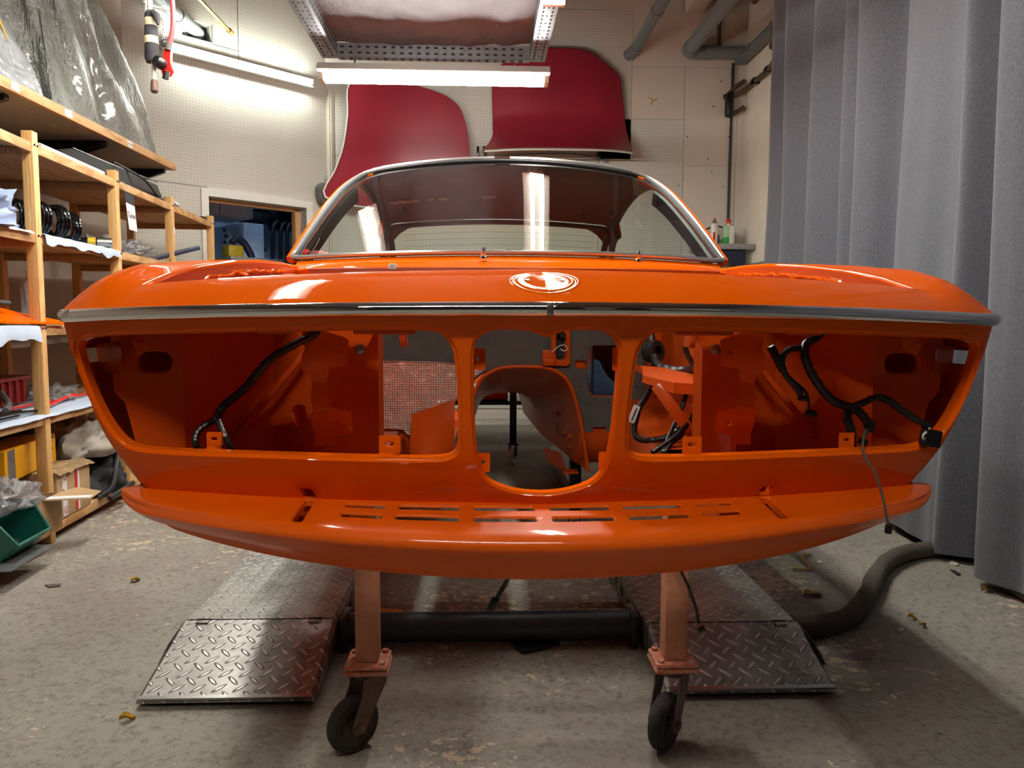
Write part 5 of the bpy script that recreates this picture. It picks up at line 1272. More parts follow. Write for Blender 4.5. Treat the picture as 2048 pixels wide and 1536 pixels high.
# second panel: lid with rolled lower edge
ld = thing('red_trunk_lid', atY(1110, 300, PY), 'faded red lid with rolled lower edge hung high on the pegboard wall', 'body panel')
def lid(u, v):
    """u -1..1 across, v 0 top .. 1 lower edge"""
    z = lerp(3.40, 2.46, v); hw = lerp(.585, .625, v)
    if v < .22: hw *= (1-(1-v/.22)**3*.22)
    cx = lerp(.575, .635, v)
    k = abs(u); zz = z-.10*(k**4)*(1-v)*1.2
    y = PY-.06-.05*(1-k**3)-max(0, v-.62)**1.6*1.25*(1-.25*k**4)
    x = cx+hw*u
    if v > .75 and u < 0: x -= .10*((v-.75)/.25)**2*k**6
    return V(x, y, zz)
uu = [math.sin(math.pi/2*i/18) for i in range(-18, 19)]; vv = [j/30 for j in range(31)]
m = M(); P = [[lid(u, v) for u in uu] for v in vv]; m.grid(P)
rim = [P[j][0] for j in range(31)]+P[30][1:]+[P[j][-1] for j in range(29, -1, -1)]+P[0][::-1][1:-1]
m.grid([rim, [p+V(0, .03, 0) for p in rim]], closev=True); m.build('skin', MT['red_panel'], ld, sharp=70)
m = M(); m.tube([p+V(0, .01, -.014) for p in P[30][2:-1]], .008, 6); m.build('white_lower_edge', MT['white_paint'], ld)
m = M(); m.tube([p+V(0, .012, 0) for p in [P[j][-1] for j in range(2, 30)]]+[], .007, 6); m.tube([p+V(0, .012, .004) for p in P[0][6:]], .007, 6); m.build('dark_rubber_edge', MT['black_rubber'], ld)
m = M(); m.grid([[lid(u*.93, v)+V(0, .07, -.03) for u in uu] for v in (.80, .88, .96)]); m.build('inner_frame', MT['shelf_grey'], ld)
for px in (956, 968, 1196):
    p = atY(px, 312, YB-.03); m = M(); m.box((p.x, YB-.06, p.z), (.022, .10, .07), None, .003); m.box((p.x, YB-.115, p.z+.02), (.022, .012, .10), None, .003); single(m, 'wall_hook', MT['black_metal'], {956: 'black wall hook left of the red lid, the outer one', 968: 'black wall hook at the lower left corner of the red lid', 1196: 'black wall hook under the rolled edge of the red lid'}[px], 'hook', 'black panel hooks on the pegboard wall')
m = M(); P_ = spline([atY(985, 318, YB-.05), atY(1040, 310, YB-.05), atY(1130, 308, YB-.05), atY(1190, 315, YB-.05), atY(1215, 324, YB-.05)], 6); m.tube(P_, .009, 8); single(m, 'support_rod', MT['grey_pipe'], 'thin bent rod on the pegboard below the red lid', 'rod')
p = atY(653, 392, YB-.10); m = M(); m.tube(spline([p+V(-.02, .02, .10), p+V(-.035, 0, .03), p+V(-.03, -.02, -.04), p+V(.05, .03, -.07)], 6), [.05, .056, .062, .068, .07, .07, .066, .06, .055, .05, .046, .044, .043, .043, .043, .043, .043, .043, .043][:19], 12); single(m, 'rubber_glove', MT['grey_pad'], 'grey glove on a peg at the lower left corner of the red body panel', 'glove')
m = M()
for q in (0, .018): m.cyl((CB+.03+q*1.1, YB-.03-q*.3, 1.2), (CB+.03+q*1.1, YB-.03-q*.3, 3.05), .008, n=8)
single(m, 'cable_conduit', MT['cream_cable'], 'pair of cream conduits running down the corner beside the slanted wall', 'conduit')

# ---------------------------------------------------------------- pipes
def pipe(a, b, r, mat, label, name='pipe', collars=(), cat='pipe', elbow=None):
    root = thing(name, Vector(a), label, cat); m = M(); m.cyl(a, b, r, n=24); m.build('straight_run', MT[mat], root)
    a = Vector(a); b = Vector(b)
    for q in collars:
        c = a.lerp(b, q); t = (b-a).normalized(); m = M(); m.tube([c-t*.035, c+t*.035], r*1.13, 24); m.build('collar', MT[mat], root)
    if elbow:
        m = M(); m.tube(elbow, r*1.12, 24); m.build('elbow', MT[mat], root)
    return root
pA = atY(1272, 96, YB-.12)
pipe((pA.x, YB-.08, pA.z), (pA.x, 3.0, pA.z), .047, 'grey_pipe', 'grey drain pipe left of the other one, running overhead into the back wall', collars=(.21, .34), elbow=[(pA.x, YB-.16, pA.z), (pA.x, YB-.09, pA.z), (pA.x-.03, YB-.04, pA.z-.02), (pA.x-.05, YB, pA.z-.03)])
pB = atY(1380, 98, YB-.22)
pipe((pB.x, YB-.20, pB.z), (pB.x, 3.0, pB.z), .062, 'grey_pipe', 'thick grey drain pipe overhead that turns along the back wall', collars=(.30,), elbow=[(pB.x, YB-.30, pB.z), (pB.x, YB-.20, pB.z), (pB.x+.03, YB-.155, pB.z), (pB.x+.12, YB-.14, pB.z)])
pipe((pB.x+.10, YB-.14, pB.z), (XR-.02, YB-.14, pB.z), .058, 'grey_pipe', 'short level grey pipe along the back wall into the right corner', collars=(.18,))
dz = pB.z-.04
dt = thing('cable_duct', (XR-.06, 6, dz), 'grey rectangular cable duct along the cream wall', 'duct')
m = M(); m.bar((XR-.07, YB-.02, dz), (XR-.07, 2.0, dz), .09, .06, (0, 0, 1), .004); m.build('channel', MT['grey_pipe'], dt)
for y in (6.95, 6.45):
    m = M(); m.bar((XR-.07, y, dz+.002), (XR-.07, y-.03, dz+.002), .10, .07); m.build('clip', MT['zinc'], dt)
d2 = thing('rusty_conduit', (XR-.05, 6, 3.1), 'thin rusty conduit below the grey duct on the cream wall', 'conduit')
m = M(); m.tube(spline([(XR-.22, YB-.03, 3.03), (XR-.12, YB-.06, 3.04), (XR-.045, YB-.16, 3.08), (XR-.045, 6.6, 3.08), (XR-.045, 6.45, 3.18), (XR-.045, 6.3, 3.28), (XR-.045, 3, 3.3)], 8), .022, 10); m.build('tube', MT['brown_pipe'], d2)
for y in (7.0, 6.68):
    m = M(); m.tube([(XR-.045, y, 3.08), (XR-.045, y-.05, 3.08)], .03, 10); m.box((XR-.02, y-.02, 3.08), (.05, .03, .05)); m.build('clamp', MT['black_metal'], d2)
m = M(); a = atY(1438, 30, YB-.05); b = atY(1438, 105, YB-.05); m.cyl(a, b, .02, n=10); m.box(a, (.06, .05, .14), None, .005); single(m, 'upper_cable', MT['brown_pipe'], 'dark vertical conduit ending on top of the level grey pipe', 'conduit')
m = M(); a = atY(1467, 126, YB-.04); m.tube([(a.x, YB-.03, a.z), (a.x, YB-.03, 3.02)], .014, 8); b = atY(1463, 200, YB-.04); m.tube([(b.x+.005, YB-.03, 3.02), (b.x, YB-.03, 1.66)], .012, 8); single(m, 'corner_cable', MT['black_rubber'], 'black cable running down the right back corner', 'cable')
sw = thing('switch_box', atY(1460, 210, YB-.06), 'dark oblong switch box in the right back corner', 'switch box')
p = atY(1459, 209, YB-.06); m = M(); m.box((p.x, YB-.05, p.z), (.075, .09, .23), None, .03); m.build('housing', MT['black_plastic'], sw)
m = M(); m.tube(spline([(p.x, YB-.05, p.z+.10), (p.x+.05, YB-.05, p.z+.16), (XR-.03, YB-.06, p.z+.22)], 6), .02, 8); m.tube(spline([(p.x, YB-.05, p.z-.09), (p.x+.06, YB-.05, p.z-.07), (XR-.03, YB-.06, p.z-.02)], 6), .02, 8); m.build('cable_gland', MT['brown_pipe'], sw)
# ceiling beam corner and bundle of conduits at the top right
m = M(); m.box((1.86, 5.9, 3.86), (.16, 2.8, .18), None, .005); single(m, 'ceiling_batten', MT['wall_plain'], 'pale boxed batten under the ceiling near the grey pipes', 'batten')
for i, (x, z, r, lab) in enumerate(((2.02, 3.70, .022, 'thin pale conduit under the ceiling, left one of the bundle'), (2.10, 3.72, .026, 'thin pale conduit under the ceiling, middle one of the bundle'), (2.22, 3.66, .03, 'thin pale conduit under the ceiling, right one of the bundle beside the cream wall'))):
    m = M(); m.cyl((x, 6.9-.1*i, z), (x, 3, z), r, n=12); m.box((x, 6.4, z+.09), (.03, .03, .2)); single(m, 'conduit', MT['pale_pipe'] if i < 2 else MT['brown_pipe'], lab, 'conduit', 'conduits under the ceiling at the right')
# pipes through the hole in the slanted wall, brass rod
hw_ = (DA+WU*(-.06)); c0 = V(hw_.x, hw_.y, 3.26)
e0 = atY(300, -60, 5.2)
def through(off, r, mat, label, coll=()):
    a = c0+WU*off[0]+V(0, 0, off[1])-WN*.08; b = a+V(-.22+off[2], -1.55, .14)
    pipe(a, b, r, mat, label, collars=coll)
through((.06, .0, .0), .05, 'pale_pipe', 'right pale grey pipe coming through the hole in the slanted wall', (.18, .55))
through((-.06, -.01, -.02), .045, 'pale_pipe', 'left pale grey pipe coming through the hole in the slanted wall', (.42,))
through((.0, .085, -.01), .03, 'pale_pipe', 'thin upper pale pipe above the two in the wall hole', ())
ba, bb = atY(463, 66, 6.66), atY(395, -6, 6.0)
m = M(); m.cyl(ba, bb, .014, n=10); m.cyl(ba, ba+(bb-ba).normalized()*.06, .022, n=10); single(m, 'brass_rod', MT['brass'], 'slanting brass rod fixed to the slanted wall', 'rod')

# ---------------------------------------------------------------- hanging tools top left
HY = 3.55
def H(px, py, y=HY): return atY(px, py, y)
hp = thing('hanging_pole', H(305, 180), 'grey pole hanging from above with black and cream foam sleeve', 'pole')
m = M(); m.tube([H(299, -40), H(301, 90), H(308, 130), H(309, 165)], .0105, 12); m.build('pole_tube', MT['cream_cable'], hp)
m = M(); m.tube([H(300, 22), H(302, 30), H(303, 118), H(304, 124)], [.018, .027, .028, .024], 16); m.build('black_sleeve', MT['dark_cloth'], hp)
for y0, y1 in ((38, 53), (74, 88)):
    m = M(); m.tube([H(302, y0), H(303, y1)], .0292, 16); m.build('cream_band', MT['cream'], hp)
m = M(); m.tube([H(305, 24, HY-.02), H(312, 30, HY-.03), H(316, 50, HY-.03)], [.012, .016, .006], 8); m.build('loose_tab', MT['dark_cloth'], hp)
m = M(); m.tube([H(308, 160), H(309, 165), H(309, 182), H(309, 186)], [.012, .016, .017, .010], 12); m.build('end_fitting', MT['brown_pipe'], hp)
rc = thing('red_coupling', H(328, 130), 'red and black air coupling hanging on a chain with faded red hose', 'coupling')
m = M(); m.tube(spline([H(342, -40), H(346, 30), H(345, 60), H(338, 92)], 8), .011, 10); m.build('hose', MT['red_hose'], rc)
m = M(); m.tube([H(339, 86), H(336, 100)], .014, 10); m.build('hose_ferrule', MT['grey_pad'], rc)
m = M(); m.prism([H(329, 96), H(341, 99), H(340, 125), H(344, 140), H(338, 150), H(326, 150), H(322, 143), H(328, 128), H(326, 110)], (0, .025, 0)); m.build('red_body', MT['red_plastic'], rc)
m = M(); c = H(320, 126, HY-.012); m.lathe([(.0, -.02), (.022, -.02), (.026, -.012), (.026, .018), (.022, .024), (0, .024)], c, (-.45, -.8, .2), 18); m.cyl(H(333, 143, HY-.01), H(331, 158, HY-.01), .014, n=12); m.build('black_cap', MT['black_plastic'], rc)
ch_ = thing('chain', H(326, 80), 'thin steel chain holding the red coupling', 'chain')
pts = [H(lerp(325, 327, i/14), lerp(-20, 80, i/14)) for i in range(15)]
m = M()
for i, (a, b) in enumerate(zip(pts, pts[1:])):
    c = (a+b)/2; L = (b-a).length*.62; ax = V(1, 0, 0) if i % 2 else V(0, 1, 0)
    m.tube([c+ax*.0045*math.cos(q)+V(0, 0, 1)*L*math.sin(q) for q in [2*math.pi*k_/10 for k_ in range(10)]], .0016, 5, closed=True)
m.build('links', MT['zinc'], ch_)
m = M(); c = H(328, 86); m.tube([c+V(.012*math.cos(q), 0, .014*math.sin(q)) for q in [2*math.pi*k_/16 for k_ in range(16)]], .0018, 6, closed=True); m.build('ring', MT['black_metal'], ch_)
# round-cornered wire frame behind the pole
m = M(); L = [H(a, b, HY+.1) for a, b in ((292, -30), (291, 90), (294, 97))]; m.tube(L, .005, 6); m.tube(spline([H(288, 4, HY+.2), H(300, 12, HY+.2), H(330, 18, HY+.2), H(352, 26, HY+.2)], 6), .006, 6); single(m, 'cable_loop', MT['cream_cable'], 'thin cream cable beside the hanging pole', 'cable')

# ---------------------------------------------------------------- wall shelf with bottles, back right
bs = thing('corner_bench', (2.2, 7.1, 1.60), 'grey shelf on a dark blue bracket in the right back corner', 'shelf')
m = M(); m.box((2.12, 7.11, 1.615), (.50, .36, .05), None, .003); m.build('board', MT['shelf_grey'], bs)
m = M(); m.prism([(2.30, 6.97, 1.59), (1.92, 6.97, 1.59), (1.92, 6.97, 1.55), (2.30, 6.97, 1.42)], (0, .02, 0)); m.build('bracket', MT['blue_metal'], bs)
m = M(); m.box((2.30, 7.25, .80), (.05, .05, 1.6)); m.build('post', MT['brown_pipe'], bs)
SZb = 1.64
c = atY(1428, 488, 7.05); c.z = SZb
sc_ = thing('spray_can', c, 'white spray can with red nozzle on the grey corner shelf', 'spray can')
m = M(); m.lathe([(0, 0), (.032, 0), (.034, .004), (.034, .17), (.028, .19)], c, n=24); m.build('can', MT['spray_white'], sc_)
m = M(); m.lathe([(.028, .19), (.026, .20), (.014, .215), (.012, .22)], c, n=20); m.build('shoulder', MT['zinc'], sc_)
m = M(); m.lathe([(.010, .22), (.010, .235), (.006, .242), (0, .242)], c, n=14); m.box(c+V(-.004, -.01, .234), (.012, .01, .008)); m.build('nozzle', MT['red_plastic'], sc_)
m = M(); m.box(c+V(-.010, -.0325, .06), (.02, .004, .10)); m.build('red_label', MT['red_tape'], sc_)
c = atY(1456, 488, 7.05); c.z = SZb
gb_ = thing('green_bottle', c, 'square clear bottle with green liquid and red cap on the corner shelf', 'bottle')
m = M(); m.box(c+V(-.022, 0, .085), (.05, .06, .17), None, .006); m.build('bottle_body', MT['pale_green'], gb_)
m = M(); m.box(c+V(-.022, -.002, .035), (.0515, .0605, .065), None, .006); m.build('green_liquid', MT['spray_green'], gb_)
m = M(); m.box(c+V(.024, -.002, .085), (.046, .062, .168), None, .005); m.build('white_label', MT['spray_white'], gb_)
m = M(); m.lathe([(.014, .17), (.014, .195), (0, .195)], c+V(0, 0, 0), n=14); m.build('neck', MT['spray_white'], gb_)
m = M(); m.lathe([(.018, .19), (.018, .21), (.024, .215), (.026, .228), (.015, .23), (0, .23)], c, n=14); m.build('cap', MT['red_plastic'], gb_)
m = M(); c2 = V(2.04, 7.20, SZb); m.box(c2+V(.03, 0, .05), (.09, .08, .10), None, .003); single(m, 'small_carton', MT['brown_bare'], 'small brown carton behind the spray can', 'box')
m = M(); c2 = V(2.05, 7.14, SZb+.012); m.tube(spline([c2+V(-.16, .0, 0), c2+V(-.13, .02, .08), c2+V(-.06, .03, .14), c2+V(.05, .03, .17), c2+V(.13, .04, .13), c2+V(.15, .05, .0)], 8), .008, 8); single(m, 'black_cable', MT['black_rubber'], 'looped black cable behind the bottles on the corner shelf', 'cable')
m = M(); c2 = atY(1404, 488, 7.02); m.lathe([(.018, 0), (.018, .012), (0, .012)], (c2.x, 7.02, SZb), n=14); single(m, 'red_disc', MT['red_plastic'], 'flat red disc lying left of the spray can', 'disc')
# ---------------------------------------------------------------- curtains
def curtain(name, ctrl, hem, label, z1=ZC-.12, seed=0, n=220):
    """ctrl: (Y, X) plan of the folds, hem height table (Y, z)"""
    pl = spline([(x, y, 0) for y, x in ctrl], 10); mb = M(); P = []
    for p in pl:
        col = []
        hz = interp(-p.y, [(-a, b) for a, b in hem])
        for j in range(31):
            v = j/30; z = lerp(z1, hz, v)
            dx = .035*noise.noise(V(p.y*2.2, z*.7, seed))*v*1.2+.010*noise.noise(V(p.y*9, z*1.5, seed+4))*v
            col.append(V(p.x+dx, p.y-.06*(1-v)*0, z))
        P.append(col)
    mb.grid(P); mb.grid([[c[-1], c[-1]+V(.004, 0, -.003), c[-1]+V(.008, 0, .0), c[-1]+V(.008, 0, .04)] for c in P])
    o = mb.build(name, MT['curtain'], sharp=70); tag(o, label, 'curtain', 'grey curtains along the right side'); return o
CA = [(5.30, 1.90), (5.22, 1.84), (5.10, 1.80), (4.95, 1.86), (4.86, 1.79), (4.74, 1.755), (4.62, 1.84), (4.52, 1.88), (4.42, 1.79), (4.33, 1.745), (4.22, 1.82), (4.12, 1.88), (4.03, 1.80), (3.97, 1.745), (3.90, 1.80), (3.84, 1.86)]
CB_ = [(3.90, 1.84), (3.86, 1.765), (3.80, 1.735), (3.72, 1.78), (3.64, 1.87), (3.56, 1.90), (3.48, 1.83), (3.41, 1.765), (3.32, 1.74), (3.20, 1.735), (3.08, 1.745), (2.98, 1.735), (2.92, 1.72), (2.86, 1.80), (2.80, 1.88), (2.72, 1.90), (2.66, 1.86)]
CC = [(2.70, 1.82), (2.665, 1.70), (2.62, 1.655), (2.54, 1.66), (2.44, 1.69), (2.34, 1.66), (2.2, 1.70), (2.05, 1.76), (1.9, 1.68), (1.7, 1.64), (1.5, 1.72), (1.25, 1.64), (1.0, 1.70), (.7, 1.63), (.4, 1.70), (.1, 1.64), (-.3, 1.70), (-.8, 1.64)]
curtain('curtain', CA, [(5.3, .06), (3.84, .05)], 'grey curtain panel farthest back, beside the cream wall', seed=1)
curtain('curtain', CB_, [(3.9, .055), (3.3, .05), (2.95, .03), (2.66, .045)], 'wide grey curtain panel in the middle, behind the orange right fender', seed=2)
curtain('curtain', CC, [(2.7, .035), (2.5, .04), (2.3, .05), (1.5, .04), (-.8, .04)], 'grey curtain panel nearest the viewer at the right picture edge', seed=3)
m = M(); m.bar((1.78, 5.4, ZC-.10), (1.72, -.9, ZC-.10), .05, .05, (0, 0, 1), .004)
for y in (5, 3.5, 2, .5): m.box((1.75, y, ZC-.04), (.04, .04, .09))
single(m, 'curtain_rail', MT['zinc'], 'steel rail under the ceiling carrying the grey curtains', 'rail')
m = M(); m.tube(spline([(1.80, 3.42, .03), (1.84, 3.25, .03), (1.83, 3.08, .03), (1.87, 2.95, .03), (1.80, 2.72, .03)], 6), .024, 8); m.tube(spline([(1.76, 2.58, .03), (1.75, 2.45, .032), (1.70, 2.34, .034), (1.66, 2.22, .035), (1.62, 2.05, .03)], 6), .032, 8); single(m, 'dark_hose', MT['foam'], 'dark foam-covered hose lying under the curtain hem', 'hose')

# ---------------------------------------------------------------- lift platforms with ramps
def platform(name, x0, x1, label, hy=2.145, fy=1.845):
    root = thing(name, ((x0+x1)/2, 3.2, 0), label, 'lift')
    zt = .10
    # deck with turned-down edges
    m = M(); e = .006
    for p in (0,):
        pr = [(x0, .018), (x0, zt-.012), (x0+.012, zt), (x1-.012, zt), (x1, zt-.012), (x1, .018)]
        m.grid([[V(a, y, b) for a, b in pr] for y in [hy+.004+i*(5.1-hy)/30 for i in range(31)]]); m.add([V(a, hy+.004, b) for a, b in pr], [tuple(range(6))])
    m.build('deck', MT['tread'], root, sharp=25)
    m = M(); pr = lambda y, z, k: [V(x0+k, y, max(.012, z-.055)), V(x0+k, y, z-.008), V(x0+k+.010, y, z), V(x1-k-.010, y, z), V(x1-k, y, z-.008), V(x1-k, y, max(.012, z-.055))]
    rows_ = [pr(lerp(hy-.004, fy, t), lerp(zt, .024, t), 0) for t in [i/8 for i in range(9)]]
    rows_.append([V(p.x, fy-.006, .010+(p.z-.012)*.2) for p in rows_[-1]])
    m.grid(rows_); fl_ = m.build('ramp_flap', MT['tread'], root, sharp=25)
    m = M(); m.box(((x0+x1)/2, fy+.0-.003, .024), (x1-x0-.01, .012, .006), Matrix.Rotation(.2, 3, 'X')); m.build('worn_front_edge', MT['steel'], fl_)
    for dx in (.045, x1-x0-.075):
        m = M(); m.box((x0+dx+.015, hy-.012, zt-.002), (.034, .020, .006), None, .002); m.bar((x0+dx-.004, hy, zt+.0015), (x0+dx+.034, hy, zt+.0015), .004, .003, mi=1); m.build('hinge_lug', [MT['tread'], MT['ink']], root)
    for dx in (.05, x1-x0-.05):
        m = M(); m.cyl((x0+dx-.012, fy+.012, .013), (x0+dx+.012, fy+.012, .013), .0125, n=14); m.build('roller', MT['black_rubber'], root)
    m = M(); m.box(((x0+x1)/2, 3.6, .030), (x1-x0-.06, 2.7, .05)); m.box(((x0+x1)/2, 2.0, .014), (x1-x0-.05, .24, .018)); m.build('base_frame', MT['black_metal'], root)
    # holes in the inner skirt
    xi = x1+.001 if x1 < 0 else x0-.001
    for i in range(14):
        m = M(); m.cyl((xi-.001, 2.25+.11*i, .052), (xi+.001, 2.25+.11*i, .052), .016, n=10); m.build('skirt_hole', MT['ink'], root)
    m = M(); xo = x0-.001 if x1 < 0 else x1+.001
    m.prism([(xo, hy-.02, .088), (xo, hy-.10, .075), (xo, hy-.17, .050), (xo, hy-.15, .040), (xo, hy-.05, .040)], (.003, 0, 0)); m.build('side_scuff', MT['black_rubber'], root)
    return root
platform('lift_platform', -.945, -.513, 'left tread-plate lift platform with sloping front flap, bright and scuffed')
platform('lift_platform', .365, .800, 'right tread-plate lift platform with sloping front flap, in the shade with oil streaks', 2.085, 1.850)
lt = thing('connecting_tube', (-.06, 2.185, .01), 'dark grey steel tube lying between the two lift platforms', 'tube')
m = M(); m.cyl((-.50, 2.185, .055), (.352, 2.185, .055), .043, n=32); m.build('tube_body', MT['tube_grey'], lt)
for x in (-.495, .34):
    m = M(); m.box((x, 2.185, .05), (.02, .10, .10), None, .003); m.build('end_flange', MT['tube_grey'], lt)
m = M(); m.prism([(0, 0, 0)]*0 or [atZ(a, b, .004) for a, b in ((1019, 1286), (1112, 1281), (1120, 1290), (1045, 1308))], (0, 0, .008)); single(m, 'rubber_offcut', MT['black_rubber'], 'flat black rubber offcut in front of the dark grey tube', 'offcut')
m = M(); m.prism([atZ(a, b, .002) for a, b in ((1110, 1278), (1180, 1277), (1187, 1284), (1172, 1288), (1160, 1282))], (0, 0, .002)); single(m, 'card_strip', MT['tan'], 'thin tan strip sticking out right of the rubber offcut', 'strip')
m = M(); P = [atZ(a, b, .0) for a, b in ((752, 1237), (757, 1228), (770, 1231), (805, 1234), (803, 1240))]; m.prism([p+V(0, 0, .004) for p in P], (0, 0, .02)); single(m, 'yellow_scrap', MT['yellow_card'], 'yellow scrap of paper behind the dark grey tube at its left end', 'scrap')
# foam hose
hp_ = [(.83, 2.205, .036), (.90, 2.205, .034), (.985, 2.24, .034), (1.09, 2.325, .034), (1.20, 2.47, .034), (1.30, 2.62, .034), (1.385, 2.735, .034), (1.50, 2.86, .034), (1.64, 2.94, .034), (1.80, 2.99, .034), (2.0, 3.02, .034)]
m = M(); L = spline(hp_, 10); m.tube([p+V(.004*noise.noise(p*9), .004*noise.noise(p*9+V(3, 0, 0)), 0) for p in L], [.032+.004*noise.noise(p*14) for p in L], 14)
single(m, 'foam_hose', MT['foam'], 'grey-brown foam-covered hose snaking from the right lift platform to the curtain', 'hose')

# ---------------------------------------------------------------- caster legs under the car
def caster(name, x, y, ang, trail, label, ztop=.53, wheel_r=.0625):
    root = thing(name, (x, y, 0), label, 'caster stand', 'caster legs under the front of the car')
    m = M(); m.bar((x, y, .198), (x, y, ztop), .050, .050, (0, 1, 0), .004); m.build('post', MT['dusty_orange'], root)
    m = M(); m.box((x, y, .193), (.094, .090, .010), None, .004); m.build('top_plate', MT['dusty_plate'], root)
    m = M(); m.box((x, y, .181), (.098, .094, .010), None, .004); pl = m.build('caster_plate', MT['dusty_plate'], root)
    for a in (-.034, .034):
        for b in (-.032, .032):
            m = M(); m.tube([(x+a, y+b, .198), (x+a, y+b, .204)], .0075, 6); m.build('bolt', MT['dusty_plate'], root)
    n = V(math.cos(ang), -math.sin(ang), 0); t = V(math.sin(ang), math.cos(ang), 0)*-1
    wc = V(x, y, wheel_r)+t*trail
    m = M(); m.lathe([(0, 0), (.034, 0), (.036, -.006), (.030, -.016), (0, -.016)], (x, y, .176), n=24); m.build('swivel_head', MT['caster_iron'], root)
    for s in (-1, 1):
        m = M(); a = V(x, y, .168)+n*s*.027; poly = [a-t*.026, a+t*.030, a+t*.032-V(0, 0, .03), wc+n*s*.027+t*.020+V(0, 0, .004), wc+n*s*.027+t*.012-V(0, 0, .014), wc+n*s*.027-t*.012-V(0, 0, .014), wc+n*s*.027-t*.020+V(0, 0, .006), a-t*.028-V(0, 0, .02)]
        m.prism(poly, n*s*.0035); m.build('fork_arm', MT['caster_iron'], root)
    m = M(); m.cyl(wc-n*.034, wc+n*.034, .007, n=10); m.cyl(wc+n*.029, wc+n*.036, .011, n=6); m.cyl(wc-n*.036, wc-n*.029, .011, n=6); m.build('axle', MT['caster_iron'], root)
    m = M(); h = .017; R_ = wheel_r
    m.lathe([(.043, -h), (R_-.008, -h), (R_-.002, -h*.6), (R_, 0), (R_-.002, h*.6), (R_-.008, h), (.043, h)], wc, n, 40); m.build('tyre', MT['tyre'], root)
    m = M(); m.lathe([(.0, -h*.9), (.014, -h*.9), (.015, -h*.5), (.030, -h*.35), (.040, -h*.8), (.0445, -h), (.0445, h), (.040, h*.8), (.030, h*.35), (.015, h*.5), (.014, h*.9), (0, h*.9)], wc, n, 36); m.build('wheel_disc', MT['hub_iron'], root)
    return root
xl = atZ(733, 1335, .19); xr_ = atZ(1352, 1330, .19)
caster('caster_stand', xl.x, 1.665, R(48), .042, 'left orange-dusted square post on a worn swivel caster under the nose')
caster('caster_stand', xr_.x, 1.655, R(36), .040, 'right orange-dusted square post on a worn swivel caster under the nose')
def small_caster(x, y, r, ang, mat, label, ztop, name='swivel_caster', fork='black_metal'):
    root = thing(name, (x, y, 0), label, 'caster'); n = V(math.cos(ang), -math.sin(ang), 0); wc = V(x, y, r)
    m = M(); m.lathe([(0, -.014), (r-.006, -.014), (r, -.006), (r, .006), (r-.006, .014), (0, .014)], wc, n, 28); m.build('wheel', MT[mat], root)
    m = M(); m.lathe([(0, -.016), (r*.35, -.016), (r*.35, .016), (0, .016)], wc, n, 16); m.build('hub', MT['steel'], root)
    for s in (-1, 1):
        m = M(); m.bar(wc+n*s*.022, V(x, y, r*2+.02)+n*s*.022, .03, .004, (n.x, n.y, 0)); m.build('fork_arm', MT[fork], root)
    m = M(); m.box((x, y, r*2+.025), (.07, .07, .01), None, .003); m.build('mount_plate', MT[fork], root)
    m = M(); m.bar((x, y, r*2+.03), (x, y, ztop), .045, .045, (0, 1, 0), .003); m.build('post', MT[fork], root)
    return root
pc = atZ(1150, 985, 0); small_caster(atY(1150, 960, 3.0).x, 3.0, .075, .15, 'tyre', 'dark caster seen under the car through the round grille opening', .46)
tr = thing('parts_trolley', (0, 6.2, 0), 'dark wheeled trolley with pale and red boxes, seen under the car through the tunnel', 'trolley')
tz = atY(1024, 868, 5.9)
m = M(); m.bar((-.75, 6.2, .30), (.6, 6.2, .30), .5, .03, (0, 0, 1), .004); m.build('lower_shelf', MT['black_metal'], tr)
m = M(); m.bar((-.75, 6.2, .60), (.6, 6.2, .60), .5, .03, (0, 0, 1), .004); m.build('upper_shelf', MT['black_metal'], tr)
for a in (-.72, .57):
    for b in (5.98, 6.42):
        m = M(); m.bar((a, b, .12), (a, b, .62), .03, .03, (0, 1, 0)); m.build('leg', MT['black_metal'], tr)
        m = M(); m.lathe([(0, -.015), (.055, -.015), (.06, 0), (.055, .015), (0, .015)], (a, b, .06), (1, .3, 0), 20); m.build('wheel', MT['wire_white'], tr)
for i, (x, z, mt, nm, lab) in enumerate(((-.35, .32, 'paper', 'pale_box', 'pale box on the lower shelf of the trolley seen through the tunnel'), (.0, .32, 'red_plastic', 'red_box', 'red box on the lower shelf of the trolley seen through the tunnel'), (-.12, .62, 'cold_white', 'white_canister', 'white canister on the upper shelf of the trolley seen through the tunnel'))):
    m = M(); m.box((x, 6.10, z+.055), (.22, .2, .10), None, .006); single(m, nm, MT[mt], lab, 'box')
cw = atY(1026, 863, 5.0); small_caster(cw.x, 5.0, .055, .5, 'wire_white', 'pale caster wheel seen through the transmission tunnel', .50)

# ---------------------------------------------------------------- wiring
def wire(root, name, pts, r, mat='black_tape', n=6, wob=.0):
    """pts: (px, py, Y) seen positions at their own depths"""
    L = spline([atY(a, b, c) for a, b, c in pts], n); m = M(); m.tube(L, [r*(1+.08*math.sin(i*2.1)) for i in range(len(L))], 9); return m.build(name, MT[mat], root)
wl = thing('wiring_harness', atY(432, 835, 1.45), 'black taped wiring harness hanging in the left headlamp opening', 'wiring harness', None)
wire(wl, 'main_loom', [(640, 655, 1.46), (625, 670, 1.45), (590, 688, 1.44), (545, 715, 1.44), (520, 740, 1.44), (490, 776, 1.44), (455, 805, 1.44), (440, 822, 1.44), (433, 838, 1.44)], .0078)
wire(wl, 'left_branch', [(434, 836, 1.44), (415, 848, 1.44), (396, 862, 1.43), (390, 880, 1.42), (395, 897, 1.42), (402, 915, 1.43)], .0062)
wire(wl, 'right_branch', [(434, 836, 1.44), (440, 852, 1.43), (449, 872, 1.42), (460, 892, 1.42), (470, 912, 1.43)], .0060)
